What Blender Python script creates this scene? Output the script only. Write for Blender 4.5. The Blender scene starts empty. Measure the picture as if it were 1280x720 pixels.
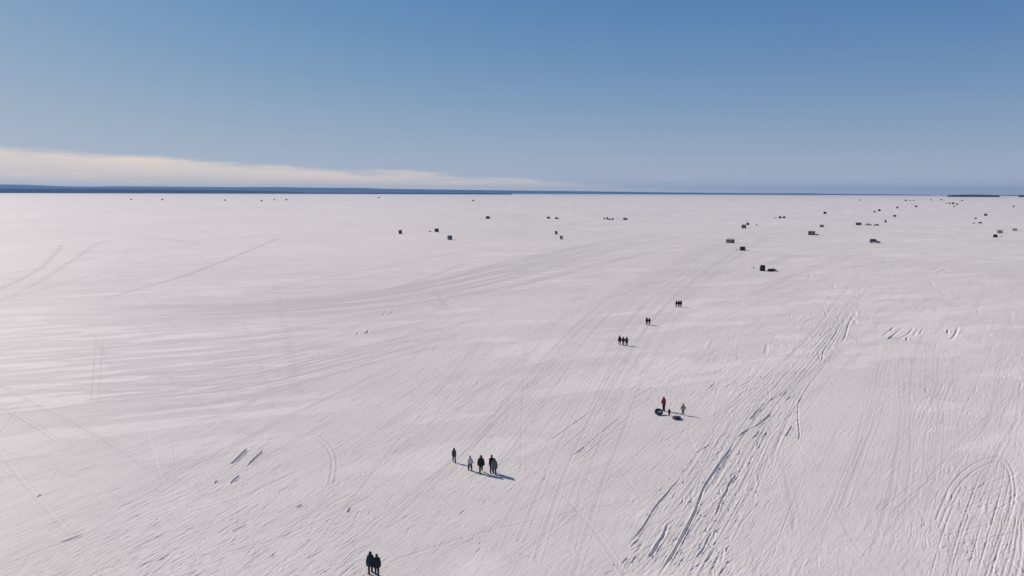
import bpy, bmesh, math, random
import numpy as np
from mathutils import Vector, Matrix

random.seed(7)
rng = np.random.default_rng(7)
R = math.radians
scene = bpy.context.scene
col = scene.collection

# ------------------------------------------------------------------ camera
CAM_H = 28.0
FOC = 640 / math.tan(R(35))
PITCH = math.atan((360 - 241.25) / FOC)
ROLL = R(0.206)
_r = Vector((1, 0, 0)); _f = Vector((0, math.cos(PITCH), -math.sin(PITCH))); _u = Vector((0, math.sin(PITCH), math.cos(PITCH)))
AX_R = math.cos(ROLL) * _r + math.sin(ROLL) * _u
AX_U = math.cos(ROLL) * _u - math.sin(ROLL) * _r
AX_F = _f
cam = bpy.data.cameras.new('camera'); camo = bpy.data.objects.new('camera', cam); col.objects.link(camo)
cam.sensor_width = 36; cam.lens = 18 / math.tan(R(35)); cam.clip_start = 0.5; cam.clip_end = 200000
M = Matrix((AX_R, AX_U, -AX_F)).transposed().to_4x4(); M.translation = (0, 0, CAM_H)
camo.matrix_world = M
scene.camera = camo


def ray(px, py):
    return AX_F * FOC + AX_R * (px - 640) + AX_U * (360 - py)


def gp(px, py):
    """point of the ice sheet seen at a survey-photo coordinate"""
    d = ray(px, py); t = -CAM_H / d.z
    return d.x * t, d.y * t


def dist_at(px, py):
    x, y = gp(px, py)
    return math.hypot(x, y)


# ------------------------------------------------------------------ materials
def nmat(name):
    m = bpy.data.materials.new(name); m.use_nodes = True
    nt = m.node_tree; b = nt.nodes['Principled BSDF']
    return m, nt, b


_mats = {}


def paint(rgb, rough=0.7, noise=0.25, scale=6.0, name=None, metal=0.0, bump=0.0):
    """a plain coloured surface with uneven wear"""
    key = (tuple(round(c, 3) for c in rgb), rough, noise, scale, metal, bump)
    if key in _mats: return _mats[key]
    m, nt, b = nmat(name or 'paint')
    tc = nt.nodes.new('ShaderNodeTexCoord')
    nz = nt.nodes.new('ShaderNodeTexNoise'); nz.inputs['Scale'].default_value = scale; nz.inputs['Detail'].default_value = 5
    nt.links.new(tc.outputs['Object'], nz.inputs['Vector'])
    mix = nt.nodes.new('ShaderNodeMix'); mix.data_type = 'RGBA'
    mix.inputs['A'].default_value = (*[c * (1 - noise) for c in rgb], 1)
    mix.inputs['B'].default_value = (*[min(.95, c * (1 + noise)) for c in rgb], 1)
    nt.links.new(nz.outputs['Fac'], mix.inputs['Factor'])
    nt.links.new(mix.outputs['Result'], b.inputs['Base Color'])
    b.inputs['Roughness'].default_value = rough; b.inputs['Metallic'].default_value = metal
    if bump:
        bp = nt.nodes.new('ShaderNodeBump'); bp.inputs['Strength'].default_value = bump; bp.inputs['Distance'].default_value = 0.02
        nt.links.new(nz.outputs['Fac'], bp.inputs['Height']); nt.links.new(bp.outputs['Normal'], b.inputs['Normal'])
    _mats[key] = m
    return m


def boards(rgb, name='painted boards'):
    """vertical plywood / board siding"""
    key = ('boards', tuple(round(c, 3) for c in rgb))
    if key in _mats: return _mats[key]
    m, nt, b = nmat(name)
    tc = nt.nodes.new('ShaderNodeTexCoord')
    wv = nt.nodes.new('ShaderNodeTexWave'); wv.bands_direction = 'X'; wv.inputs['Scale'].default_value = 1.1
    wv.inputs['Distortion'].default_value = 0.4; wv.inputs['Detail'].default_value = 2
    nz = nt.nodes.new('ShaderNodeTexNoise'); nz.inputs['Scale'].default_value = 3; nz.inputs['Detail'].default_value = 6
    nt.links.new(tc.outputs['Object'], wv.inputs['Vector']); nt.links.new(tc.outputs['Object'], nz.inputs['Vector'])
    mu = nt.nodes.new('ShaderNodeMath'); mu.operation = 'MULTIPLY'
    nt.links.new(wv.outputs['Fac'], mu.inputs[0]); nt.links.new(nz.outputs['Fac'], mu.inputs[1])
    mix = nt.nodes.new('ShaderNodeMix'); mix.data_type = 'RGBA'
    mix.inputs['A'].default_value = (*[c * .6 for c in rgb], 1); mix.inputs['B'].default_value = (*[min(.9, c * 1.5) for c in rgb], 1)
    nt.links.new(mu.outputs[0], mix.inputs['Factor']); nt.links.new(mix.outputs['Result'], b.inputs['Base Color'])
    b.inputs['Roughness'].default_value = .75
    _mats[key] = m
    return m


def striped(rgb, rgb2, scale, lo):
    m, nt, b = nmat('striped fabric')
    tc = nt.nodes.new('ShaderNodeTexCoord')
    wv = nt.nodes.new('ShaderNodeTexWave'); wv.bands_direction = 'X'; wv.inputs['Scale'].default_value = scale
    wv.inputs['Distortion'].default_value = 0.6; wv.inputs['Phase Offset'].default_value = 2.2
    nt.links.new(tc.outputs['Object'], wv.inputs['Vector'])
    rp = nt.nodes.new('ShaderNodeValToRGB'); rp.color_ramp.elements[0].position = lo; rp.color_ramp.elements[1].position = lo + .08
    rp.color_ramp.elements[0].color = (*rgb, 1); rp.color_ramp.elements[1].color = (*rgb2, 1)
    nt.links.new(wv.outputs['Fac'], rp.inputs['Fac']); nt.links.new(rp.outputs['Color'], b.inputs['Base Color'])
    b.inputs['Roughness'].default_value = .8
    return m


SKIN = paint((.42, .25, .19), .6, .1, 20, 'skin')
GLASS = paint((.03, .035, .045), .12, .1, 2, 'dark glass')
RUBBER = paint((.02, .02, .022), .75, .2, 12, 'rubber')
BLACKP = paint((.025, .025, .03), .45, .2, 5, 'black plastic')
STEEL = paint((.45, .45, .47), .35, .1, 8, 'steel', metal=.9)
WOOD = paint((.16, .11, .07), .8, .3, 9, 'weathered wood')
LIPS = paint((.30, .10, .09), .6, .1, 20, 'lips')
EYE = paint((.03, .025, .02), .3, .1, 20, 'eye')


# ------------------------------------------------------------------ object helpers
def tag(o, label=None, cat=None, group=None, kind=None):
    if label: o['label'] = label
    if cat: o['category'] = cat
    if group: o['group'] = group
    if kind: o['kind'] = kind
    return o


def empty(name, loc, rz=0):
    o = bpy.data.objects.new(name, None); o.empty_display_size = .3
    o.location = loc; o.rotation_euler = (0, 0, rz); col.objects.link(o)
    return o


def obj(name, me, mat, parent=None):
    o = bpy.data.objects.new(name, me); col.objects.link(o)
    me.materials.append(mat)
    if parent: o.parent = parent
    return o


def from_bm(bm, smooth=False):
    me = bpy.data.meshes.new('mesh')
    bmesh.ops.recalc_face_normals(bm, faces=bm.faces)
    if smooth:
        for f in bm.faces: f.smooth = True
    bm.to_mesh(me); bm.free()
    return me


def np_mesh(v, quads, smooth=True):
    me = bpy.data.meshes.new('mesh')
    n = len(quads)
    me.vertices.add(len(v)); me.vertices.foreach_set('co', np.ascontiguousarray(v, dtype=np.float32).ravel())
    me.loops.add(n * 4); me.loops.foreach_set('vertex_index', np.ascontiguousarray(quads, dtype=np.int32).ravel())
    me.polygons.add(n); me.polygons.foreach_set('loop_start', np.arange(0, n * 4, 4, dtype=np.int32))
    me.polygons.foreach_set('use_smooth', np.full(n, smooth, dtype=bool))
    me.update(calc_edges=True)
    return me


def add_box(bm, c, s, bevel=0.0, rz=0.0, ry=0.0):
    r = bmesh.ops.create_cube(bm, size=1.0)
    mt = Matrix.Translation(c) @ Matrix.Rotation(rz, 4, 'Z') @ Matrix.Rotation(ry, 4, 'Y') @ Matrix.Diagonal((*s, 1))
    bmesh.ops.transform(bm, matrix=mt, verts=r['verts'])
    if bevel:
        es = list({e for v in r['verts'] for e in v.link_edges})
        bmesh.ops.bevel(bm, geom=es, offset=bevel, segments=2, affect='EDGES', profile=.5)


def box(c, s, bevel=0.0, rz=0.0, ry=0.0):
    bm = bmesh.new(); add_box(bm, c, s, bevel, rz, ry); return from_bm(bm)


def add_tube(bm, pts, r, seg=8):
    for a, b in zip(pts[:-1], pts[1:]):
        a = Vector(a); b = Vector(b); d = b - a
        rr = bmesh.ops.create_cone(bm, cap_ends=True, segments=seg, radius1=r, radius2=r, depth=d.length)
        q = d.to_track_quat('Z', 'Y').to_matrix().to_4x4()
        bmesh.ops.transform(bm, matrix=Matrix.Translation((a + b) / 2) @ q, verts=rr['verts'])


def tube(pts, r, seg=8):
    bm = bmesh.new(); add_tube(bm, pts, r, seg); return from_bm(bm, True)


def loft(sections, closed_ends=True, smooth=False, bevel=0.0):
    """sections: rings of equal length, joined in order"""
    bm = bmesh.new(); rings = [[bm.verts.new(p) for p in s] for s in sections]
    n = len(rings[0])
    for a, b in zip(rings[:-1], rings[1:]):
        for i in range(n): bm.faces.new((a[i], a[(i + 1) % n], b[(i + 1) % n], b[i]))
    if closed_ends:
        bm.faces.new(rings[0]); bm.faces.new(rings[-1])
    bmesh.ops.recalc_face_normals(bm, faces=bm.faces)
    if bevel: bmesh.ops.bevel(bm, geom=list(bm.edges), offset=bevel, segments=2, affect='EDGES', profile=.5)
    return from_bm(bm, smooth)


def prism(profile, y0, y1, inset=0.0, bevel=0.0):
    """side profile in (x,z) run across in y"""
    cx = sum(p[0] for p in profile) / len(profile)
    return loft([[(x, y0, z) for x, z in profile], [(x, y1, z) for x, z in profile]], bevel=bevel)


# ------------------------------------------------------------------ snow sheet
def smooth01(t):
    t = np.clip(t, 0, 1); return t * t * (3 - 2 * t)


def vnoise(x, y, seed):
    """value noise, numpy arrays"""
    xi = np.floor(x).astype(np.int64); yi = np.floor(y).astype(np.int64)
    xf = smooth01(x - xi); yf = smooth01(y - yi)

    def h(a, b):
        n = (a * 374761393 + b * 668265263 + seed * 2147483647) & 0xffffffff
        n = ((n ^ (n >> 13)) * 1274126177) & 0xffffffff
        return ((n ^ (n >> 16)) & 0xffff) / 65535.0
    return (h(xi, yi) * (1 - xf) + h(xi + 1, yi) * xf) * (1 - yf) + (h(xi, yi + 1) * (1 - xf) + h(xi + 1, yi + 1) * xf) * yf


KN = CAM_H * FOC
NEAR_Y = 43.0
k_near = np.arange(KN / NEAR_Y, 9.0, -0.72)                      # rows get farther apart with distance
far = np.geomspace(KN / k_near[-1] * 1.05, 30000, 60)
Yr = np.concatenate([KN / k_near, far])
s_in = np.arange(-0.86, 0.8601, 0.00092)
s_out = np.array([.90, .97, 1.08, 1.2, 1.3])
S = np.concatenate([-s_out[::-1], s_in, s_out])
NI, NJ = len(Yr), len(S)
cellY = np.gradient(Yr)
dS = 0.00092
Z = np.zeros((NI, NJ), dtype=np.float32)        # relief of the tracks
T = np.zeros((NI, NJ), dtype=np.float32)        # how packed the snow is
YY = Yr[:, None].astype(np.float64); XX = YY * S[None, :]


def window(x0, y0, x1, y1, r):
    ylo, yhi = min(y0, y1) - r, max(y0, y1) + r
    if yhi < NEAR_Y or ylo > 9000: return None
    i0, i1 = np.searchsorted(Yr, (max(ylo, 1), yhi))
    if i1 <= i0: return None
    ys = max(ylo, NEAR_Y * .9)
    xlo, xhi = min(x0, x1) - r, max(x0, x1) + r
    slo = min(xlo / ys, xlo / yhi); shi = max(xhi / ys, xhi / yhi)
    j0, j1 = np.searchsorted(S, (slo, shi))
    if j1 <= j0: return None
    return slice(i0, i1), slice(j0, j1)


def seg(x0, y0, x1, y1, w, a0, a1, tone, fade, berm=0.5):
    """one stretch of a groove (a<0) or ridge (a>0): half width w, amplitude a0..a1"""
    ym = (y0 + y1) / 2
    c = max(np.interp(ym, Yr, cellY) * .75 * abs(x1 - x0) / (math.hypot(x1 - x0, y1 - y0) + 1e-6), ym * dS * .65)
    if c > w:                                                # spread thin marks over a cell
        q = w / c; a0 *= q; a1 *= q; tone *= math.sqrt(q); w = c
    r = w * 2.8
    W = window(x0, y0, x1, y1, r)
    if W is None: return
    X = XX[W]; Y = YY[W[0]]
    dx, dy = x1 - x0, y1 - y0; L2 = dx * dx + dy * dy + 1e-9; L = math.sqrt(L2)
    t = ((X - x0) * dx + (Y - y0) * dy) / L2
    d = ((X - x0) * dy - (Y - y0) * dx) / L / w
    m = (t >= 0) & (t < 1)
    if not m.any(): return
    g = np.exp(-d * d)
    p = g - berm * np.exp(-((np.abs(d) - 1.5) / .55) ** 2)
    amp = a0 + (a1 - a0) * t
    if fade:
        e = np.clip(np.sin(np.pi * np.clip(t, 0, 1)), 0, 1) ** .6
        amp = amp * e; g = g * e
    Z[W] += np.where(m, p * amp, 0).astype(np.float32)
    if tone: T[W] += np.where(m, g * tone, 0).astype(np.float32)


def spline(pts, n):
    """Catmull-Rom through pts"""
    P = [pts[0]] + list(pts) + [pts[-1]]
    out = []
    m = len(pts) - 1
    for k in np.linspace(0, m - 1e-6, n):
        i = int(k); t = k - i
        p0, p1, p2, p3 = (np.array(P[i + q], float) for q in range(4))
        out.append(.5 * (2 * p1 + (p2 - p0) * t + (2 * p0 - 5 * p1 + 4 * p2 - p3) * t * t + (3 * p1 - p0 - 3 * p2 + p3) * t ** 3))
    return out


def line(photo_pts, w, a, tone=0.0, broken=0.0, n=None, berm=0.5, wob=0.0, taper=0.0):
    pts = spline(photo_pts, n or max(8, int(sum(math.dist(p, q) for p, q in zip(photo_pts[:-1], photo_pts[1:])) / 9)))
    ph = random.random() * 100
    if wob: pts = [p + np.array([wob * math.sin(i * .7 + ph), wob * .5 * math.sin(i * .53 + ph)]) for i, p in enumerate(pts)]
    G = [gp(*p) for p in pts]
    amps = []
    for i in range(len(G)):
        f = 1.0
        if broken:
            f = .5 + .5 * math.sin(i * .37 + ph) + .35 * math.sin(i * 1.3 + ph * 2)
            f = 1 - broken + broken * max(0, f)
        if taper: f *= min(1, (min(i, len(G) - 1 - i) + .15) / (taper * len(G)))
        amps.append(a * f)
    for (p, q, a0, a1) in zip(G[:-1], G[1:], amps[:-1], amps[1:]):
        seg(*p, *q, w, a0, a1, tone * ((0 if taper else .5) + (1 if taper else .5) * a0 / a if a else 1), False, berm)


def machine_track(photo_pts, a=-.04, tone=.25, broken=.3):
    """belt trench with a ski line either side, drawn in metres"""
    pts = spline(photo_pts, max(8, int(sum(math.dist(p, q) for p, q in zip(photo_pts[:-1], photo_pts[1:])) / 9)))
    G = np.array([gp(*p) for p in pts]); d = np.gradient(G, axis=0); d /= np.linalg.norm(d, axis=1)[:, None] + 1e-9
    nrm = np.stack([-d[:, 1], d[:, 0]], 1)
    for off, w, k in ((0, .22, 1), (.5, .09, .6), (-.5, .09, .6)):
        Q = G + nrm * off
        for p, q in zip(Q[:-1], Q[1:]): seg(*p, *q, w, a * k, a * k, tone * k, False)


# which way the marks run, read off the photograph: (x, y, dx, dy)
FLOW = [(100, 330, 1, -.08), (100, 440, 1, -.07), (90, 520, 1, -.22), (300, 470, 1, -.2), (200, 600, 1, -.38), (80, 690, 1, -.45),
        (300, 690, 1, -.6), (300, 580, 1, -.6), (450, 600, 1, -.75), (430, 470, 1, -.5), (530, 450, 1, -.95), (600, 640, 1, -.75),
        (480, 710, 1, -.7), (600, 500, 1, -.8), (700, 420, 1, -.75), (700, 600, 1, -.8), (780, 500, 1, -.65), (790, 670, 1, -.95),
        (900, 600, .8, -1), (930, 480, 1, -.8), (1000, 420, 1, -.85), (1060, 380, .8, -1), (1050, 600, .45, -1), (1000, 690, .55, -1),
        (1150, 600, .45, -1), (1150, 450, .6, -1), (1240, 600, .4, -1), (1100, 340, 1, -.35), (700, 350, 1, -.22), (800, 320, 1, -.3),
        (500, 340, 1, -.2), (640, 280, 1, -.1), (1000, 300, 1, -.15), (1250, 300, 1, -.1), (400, 385, 1, -.02), (1240, 430, .7, -1)]
FP = np.array([(f[0], f[1]) for f in FLOW], float)
FD = []
for f in FLOW:
    l = math.hypot(f[2], f[3]); a = gp(f[0] - 4 * f[2] / l, f[1] - 4 * f[3] / l); b = gp(f[0] + 4 * f[2] / l, f[1] + 4 * f[3] / l)
    FD.append(math.atan2(b[1] - a[1], b[0] - a[0]))
FD = np.array(FD)
FS = np.array([gp(*p) for p in FP])


def flow(px, py):
    w = 1 / (((FP - (px, py)) ** 2 * (1, 2.2)).sum(1) + 900) ** 1.5
    return .5 * math.atan2((w * np.sin(2 * FD)).sum(), (w * np.cos(2 * FD)).sum())


# how rough each area is
ROUGH = [(100, 500, 1.0), (250, 620, 1.0), (400, 640, .9), (300, 450, .9), (600, 620, .65), (560, 680, .6), (700, 650, .4), (640, 520, .7),
         (760, 560, .45), (800, 480, .9), (880, 640, 1.5), (860, 560, 1.3), (940, 500, 1.5), (1000, 430, 1.3), (1060, 390, 1.3),
         (1040, 500, .3), (1030, 620, .35), (980, 690, .6), (1100, 560, .35), (1080, 680, .5), (1150, 500, .6), (1210, 620, .9), (1240, 520, .7),
         (1120, 420, .5), (1180, 420, .5), (1090, 440, .25), (800, 420, .4), (740, 400, .35), (650, 440, .5), (550, 440, .7), (700, 340, .5), (950, 340, .35),
         (850, 380, .35), (100, 400, .6), (100, 350, .35), (300, 330, .3), (500, 300, .2), (1200, 320, .35), (900, 430, .6), (500, 380, .6)]
RP = np.array([r[:2] for r in ROUGH], float); RV = np.array([r[2] for r in ROUGH])


def rough(px, py):
    w = 1 / (((RP - (px, py)) ** 2 * (1, 1.6)).sum(1) + 400) ** 2
    return (w * RV).sum() / w.sum()


# --- wind and traffic scratches, tens of thousands
for n in range(64000):
    px = random.uniform(-180, 1460); py = 262 + 500 * random.random() ** .8
    if py > 742: continue
    x, y = gp(px, py)
    a = flow(px, py) + random.gauss(0, .13) + (random.gauss(0, .5) if random.random() < .12 else 0)
    Lp = random.choice((6, 10, 16, 26, 44)) * random.uniform(.6, 1.3)
    L = min(Lp * y / FOC * (1.0 + .3 * y / 100), 40)
    heavy = random.random() < .24
    w = (random.uniform(.035, .055) if heavy else random.choice((.04, .05, .06, .07, .10)) * random.uniform(.7, 1.3)) * (1 + y / 300) * (1 + min(2.5, max(0, (y - 85) / 60)))
    rg = rough(px, py)
    patch = float(vnoise(np.array([x / 7 + y / 19]), np.array([y / 15 - x / 11]), 77)[0])
    rg *= .8 + 1.1 * patch * patch
    amp = (random.gauss(-.17, .19) if heavy else random.gauss(0, .075)) * w * rg * min(1.0, .35 + (py - 262) / 330)
    c, s = math.cos(a) * L / 2, math.sin(a) * L / 2
    b = random.gauss(0, .05) * L
    mx, my = x - math.sin(a) * b, y + math.cos(a) * b
    seg(x - c, y - s, x + c, y + s, w, amp, amp, random.gauss(.04, .26) * min(1, .4 + rg * .6), True, .4)

# --- bundles of machine tracks along the routes people use
def bundle(A, B, n, w, a, tone, broken=.3, cross=.12, jit=.05):
    A = np.array(spline(A, 28)); B = np.array(spline(B, 28))
    for i in range(n):
        t0 = random.random(); t1 = min(1.05, max(-.05, t0 + random.gauss(0, cross)))
        u0 = random.uniform(0, .35) if random.random() < .6 else random.uniform(0, .6); u1 = random.uniform(.75, 1) if random.random() < .6 else random.uniform(u0 + .25, 1)
        ph = random.random() * 6
        P = []
        for u in np.linspace(u0, u1, 12):
            k = u * 26.99; q = int(k); f = k - q
            pa = A[q] * (1 - f) + A[q + 1] * f; pb = B[q] * (1 - f) + B[q + 1] * f
            t = t0 + (t1 - t0) * u + jit * .8 * math.sin(u * 5 + ph) + random.gauss(0, jit * .12)
            P.append(tuple(pa + (pb - pa) * t))
        if random.random() < .3 and w < .16:
            machine_track(P, a=a * random.uniform(.5, 1.2), tone=tone)
        else:
            line(P, w * random.uniform(.6, 1.5), a * random.uniform(.3, 1.4), tone, broken, taper=.25)


bundle([(380, 735), (520, 600), (640, 480), (720, 400), (800, 345), (900, 300), (1040, 268)],
       [(740, 735), (760, 600), (800, 480), (840, 400), (890, 345), (960, 300), (1090, 268)], 52, .11, -.009, .3)
bundle([(-40, 376), (150, 378), (330, 376), (480, 362), (600, 335), (740, 305), (900, 282)],
       [(-40, 402), (150, 404), (330, 400), (500, 386), (660, 356), (800, 320), (960, 288)], 56, .26, -.02, 1.0, cross=.3)
bundle([(-60, 420), (120, 425), (300, 420), (480, 392), (600, 372)],
       [(-60, 540), (120, 520), (300, 500), (480, 450), (660, 400)], 50, .22, -.022, .75, cross=.35)
bundle([(-60, 560), (120, 520), (300, 460), (480, 420)],
       [(-60, 760), (120, 700), (330, 580), (560, 450)], 34, .10, -.010, .3, cross=.25)
bundle([(60, 760), (220, 640), (390, 560), (560, 460), (660, 400)],
       [(420, 760), (520, 650), (610, 560), (680, 470), (740, 400)], 40, .10, -.009, .25, cross=.25)
# long thin lines left by skis, sleds and wheels, following the traffic
FV = np.array([(f[2], f[3]) for f in FLOW], float); FV /= np.linalg.norm(FV, axis=1)[:, None]
for i in range(330):
    px, py = random.uniform(-100, 1300), 300 + 440 * random.random() ** .9
    n = random.randint(5, 22); th = random.gauss(0, .14) + (random.gauss(0, .6) if random.random() < .10 else 0); cu = random.gauss(0, .012)
    P = [(px, py)]
    for k in range(n):
        wgt = 1 / (((FP - P[-1]) ** 2 * (1, 2.2)).sum(1) + 900) ** 1.5
        v = (FV * wgt[:, None]).sum(0); a = math.atan2(v[1], v[0]) + th + cu * k
        P.append((P[-1][0] + 18 * math.cos(a), P[-1][1] + 18 * math.sin(a) * (.35 + .65 * min(1, max(0, (P[-1][1] - 260) / 200)))))
        if P[-1][1] < 285: break
    if len(P) < 4: continue
    d = random.uniform(.003, .012) * (1.6 if random.random() < .15 else 1)
    if random.random() < .3: machine_track(P, -d * .8, random.uniform(.05, .3))
    else: line(P, random.uniform(.04, .09), -d, random.uniform(-.25, .4), .5, taper=.2)
# machines that crossed the grain
for i in range(70):
    px, py = random.uniform(-60, 1150), random.uniform(290, 640)
    th = random.choice((-1.25, -.95, -.6, -.3, .25, .55, .9, 1.3)) + random.gauss(0, .12); n = random.randint(6, 16); cu = random.gauss(0, .02)
    sq = .3 + .7 * min(1, (py - 260) / 260)
    P = [(px, py)]
    for k in range(n):
        P.append((P[-1][0] + 16 * math.cos(th + cu * k), P[-1][1] + 16 * sq * math.sin(th + cu * k)))
    if min(p[1] for p in P) < 275: continue
    tn = random.choice((-.22, -.15, .15, .22, .3))
    if py > 420 and random.random() < .6: machine_track(P, -random.uniform(.004, .012), tn)
    else: line(P, random.uniform(.10, .2) if py > 420 else random.uniform(.3, .55), -random.uniform(.003, .012), tn, .4, taper=.25)
random.seed(11)
# the churned strip right of the middle, deep furrows
DL = [(745, 735), (800, 650), (850, 590), (905, 515), (965, 465), (1015, 415), (1050, 370), (1090, 325)]
DR = [(900, 735), (930, 670), (960, 610), (985, 545), (1010, 490), (1050, 430), (1072, 385), (1125, 335)]
bundle(DL, DR, 22, .08, -.024, .10, broken=1.0, cross=.2, jit=.04)
bundle(DL, DR, 44, .06, -.012, .10, broken=.7, cross=.3, jit=.06)
for P, w, a in (([(822, 725), (842, 690), (862, 655), (878, 615), (892, 590), (907, 570), (918, 552)], .21, -.30),
                ([(788, 680), (806, 655), (824, 628), (840, 610), (851, 597)], .17, -.24),
                ([(810, 697), (820, 685), (830, 668), (836, 655)], .24, -.28),
                ([(894, 645), (904, 622), (912, 605), (920, 593)], .17, -.26),
                ([(922, 546), (938, 536), (952, 528), (966, 515)], .20, -.26),
                ([(936, 525), (946, 515), (953, 509)], .2, -.26), ([(964, 500), (972, 496), (980, 490)], .2, -.24),
                ([(982, 500), (990, 496), (996, 493)], .2, -.24), ([(998, 552), (999, 532), (997, 510), (1004, 494)], .17, -.22),
                ([(942, 548), (950, 538)], .2, -.24), ([(982, 545), (992, 532)], .2, -.22), ([(945, 560), (952, 547), (960, 540)], .16, -.2),
                ([(1053, 428), (1060, 410), (1066, 395)], .3, -.36), ([(1036, 428), (1046, 415), (1050, 405)], .2, -.24),
                ([(862, 570), (880, 560), (895, 552)], .14, -.14), ([(918, 480), (925, 472), (940, 460), (955, 450)], .16, -.14),
                ([(930, 482), (945, 468), (960, 448), (975, 436)], .16, -.14), ([(870, 700), (882, 680), (890, 665)], .16, -.16),
                ([(884, 490), (888, 484), (894, 480)], .2, -.22), ([(1000, 440), (1016, 425), (1028, 412)], .16, -.2),
                ([(1010, 440), (1030, 420), (1040, 410)], .16, -.2), ([(1025, 455), (1030, 440), (1034, 430)], .2, -.2)):
    line(P, w * .52, a * .52, .05, broken=.42, berm=.5, n=max(6, len(P) * 5), wob=.7, taper=.15)
for i in range(150):                                          # little cross ribs between the furrows
    u = random.random(); k = u * 3.2; j = int(k); t = k - j
    A = [DL[j][q] + (DL[j + 1][q] - DL[j][q]) * t for q in (0, 1)]; B = [DR[j][q] + (DR[j + 1][q] - DR[j][q]) * t for q in (0, 1)]
    v = random.random(); px = A[0] + (B[0] - A[0]) * v; py = A[1] + (B[1] - A[1]) * v; l = random.uniform(4, 11)
    l *= random.uniform(.3, 1); q = random.uniform(.15, .6)
    line([(px - l, py + l * q), (px + l * .2, py - l * q * .3), (px + l, py - l * q)], .07, -.035 * random.uniform(.3, 1.4), .05, n=8, taper=.4, wob=.5)
# short broken gouges where machines turned
def dashes(P0, P1, n, amp, lmin, lmax, spread=.12):
    m = len(P0) - 1
    for i in range(n):
        k = random.random() * (m - 1e-6); j = int(k); t = k - j; v = random.random()
        A = [P0[j][q] + (P0[j + 1][q] - P0[j][q]) * t for q in (0, 1)]; B = [P1[j][q] + (P1[j + 1][q] - P1[j][q]) * t for q in (0, 1)]
        px = A[0] + (B[0] - A[0]) * v; py = A[1] + (B[1] - A[1]) * v
        x, y = gp(px, py); a = flow(px, py) + random.gauss(0, spread); L = random.uniform(lmin, lmax) * random.random() ** .7 * (y / 70)
        w = random.uniform(.045, .09) * max(1, y / 90)
        g = -amp * random.uniform(.3, 1.3) * max(1, y / 90)
        c, s_ = math.cos(a) * L / 2, math.sin(a) * L / 2
        b = random.gauss(0, .12) * L; mx, my = x - math.sin(a) * b, y + math.cos(a) * b
        seg(x - c, y - s_, mx, my, w, g * .2, g, .05, False, .5); seg(mx, my, x + c, y + s_, w, g, g * .2, .05, False, .5)


dashes(DL, DR, 330, .06, .8, 3.6, .07)
dashes([(640, 600), (700, 535), (790, 480), (850, 450)], [(740, 600), (780, 540), (840, 500), (880, 465)], 90, .045, 1, 5)
dashes([(1125, 545), (1150, 490)], [(1175, 545), (1195, 480)], 60, .045, 1, 3); dashes([(1190, 560), (1230, 440)], [(1285, 560), (1290, 440)], 110, .04, 1, 4)
dashes([(1060, 330), (1100, 350)], [(1180, 330), (1290, 420)], 50, .04, 1, 3)
dashes([(-20, 730), (200, 600), (500, 520)], [(380, 735), (480, 620), (640, 500)], 150, .035, .8, 3.5)
dashes([(-40, 640), (200, 540), (420, 440)], [(-40, 450), (250, 420), (520, 400)], 420, .05, 1, 5, .10)
dashes([(380, 640), (480, 520), (560, 430)], [(640, 700), (700, 520), (740, 430)], 260, .035, .8, 4)
# furrows left of the family and up to the middle
for o in range(7):
    line([(690 + o * 7, 548 + o * 5), (740 + o * 6, 515 + o * 4), (790 + o * 5, 488 + o * 3), (846 + o * 2, 460 + o * 3)], .09, -.05 * random.uniform(.4, 1.4), .1, .8, wob=1)
random.seed(5)
# crossing tracks at the right edge
for i in range(10):
    o = i * 9 + random.uniform(-4, 4)
    line([(1160 + o, 728 - o * .1), (1182 + o * .95, 655), (1206 + o * .8, 600), (1226 + o * .5, 568 + random.uniform(-6, 22))], .07, -.028 * random.uniform(.2, 1.6), .25, .9, berm=.3, taper=.15)
for i in range(12):
    y0 = 590 + i * 9 + random.uniform(-3, 3)
    line([(1218 - i * 4.5, y0 + 8), (1245 - i * 2, y0 - 4), (1266, y0 - 12)], .075, -.03 * random.uniform(.4, 1.3), .3, .5, berm=.3)
line([(1170, 650), (1190, 605), (1218, 580), (1250, 571), (1266, 590), (1268, 630), (1250, 680), (1236, 728)], .10, -.035, .35, berm=.3)
line([(1174, 660), (1195, 612), (1220, 588), (1248, 577), (1262, 594), (1263, 632), (1246, 680), (1230, 728)], .10, -.035, .35, berm=.3)
for o in (0, 9, 19, 27): line([(1250 + o, 728), (1262 + o * .8, 690), (1270 + o * .4, 650)], .09, -.025, .3)
line([(1100, 640), (1150, 598), (1200, 570), (1290, 545)], .1, -.012, .25); line([(1110, 646), (1158, 604), (1206, 576), (1290, 552)], .1, -.012, .25)
bundle([(985, 735), (1040, 620), (1080, 520), (1100, 440), (1150, 350)], [(1190, 735), (1200, 620), (1200, 520), (1190, 440), (1230, 350)], 34, .09, -.007, .22)
bundle([(1180, 560), (1205, 500), (1225, 450), (1250, 400)], [(1290, 560), (1310, 500), (1320, 450), (1330, 400)], 18, .08, -.012, .1, broken=.9)
bundle([(1130, 540), (1150, 500), (1165, 470)], [(1170, 540), (1185, 500), (1195, 470)], 14, .08, -.012, .1, broken=.9)
# clumps out on the right
for P in ([(1104, 421), (1109, 416), (1114, 410)], [(1109, 424), (1117, 420), (1129, 410)], [(1122, 425), (1133, 419), (1142, 409)], [(1133, 426), (1136, 421)],
          [(1150, 418), (1156, 410)], [(1184, 417), (1187, 412)], [(1187, 425), (1194, 418), (1199, 409)], [(1113, 414), (1120, 409)], [(1143, 420), (1149, 411)]):
    line(P, .22, -.30 * random.uniform(.6, 1.1), .05, .5, n=8, wob=.8, taper=.25)
line([(1165, 338), (1175, 334), (1190, 330)], .35, -.2, .1, n=6); line([(1170, 342), (1185, 337)], .35, -.2, .1, n=6)
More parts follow.
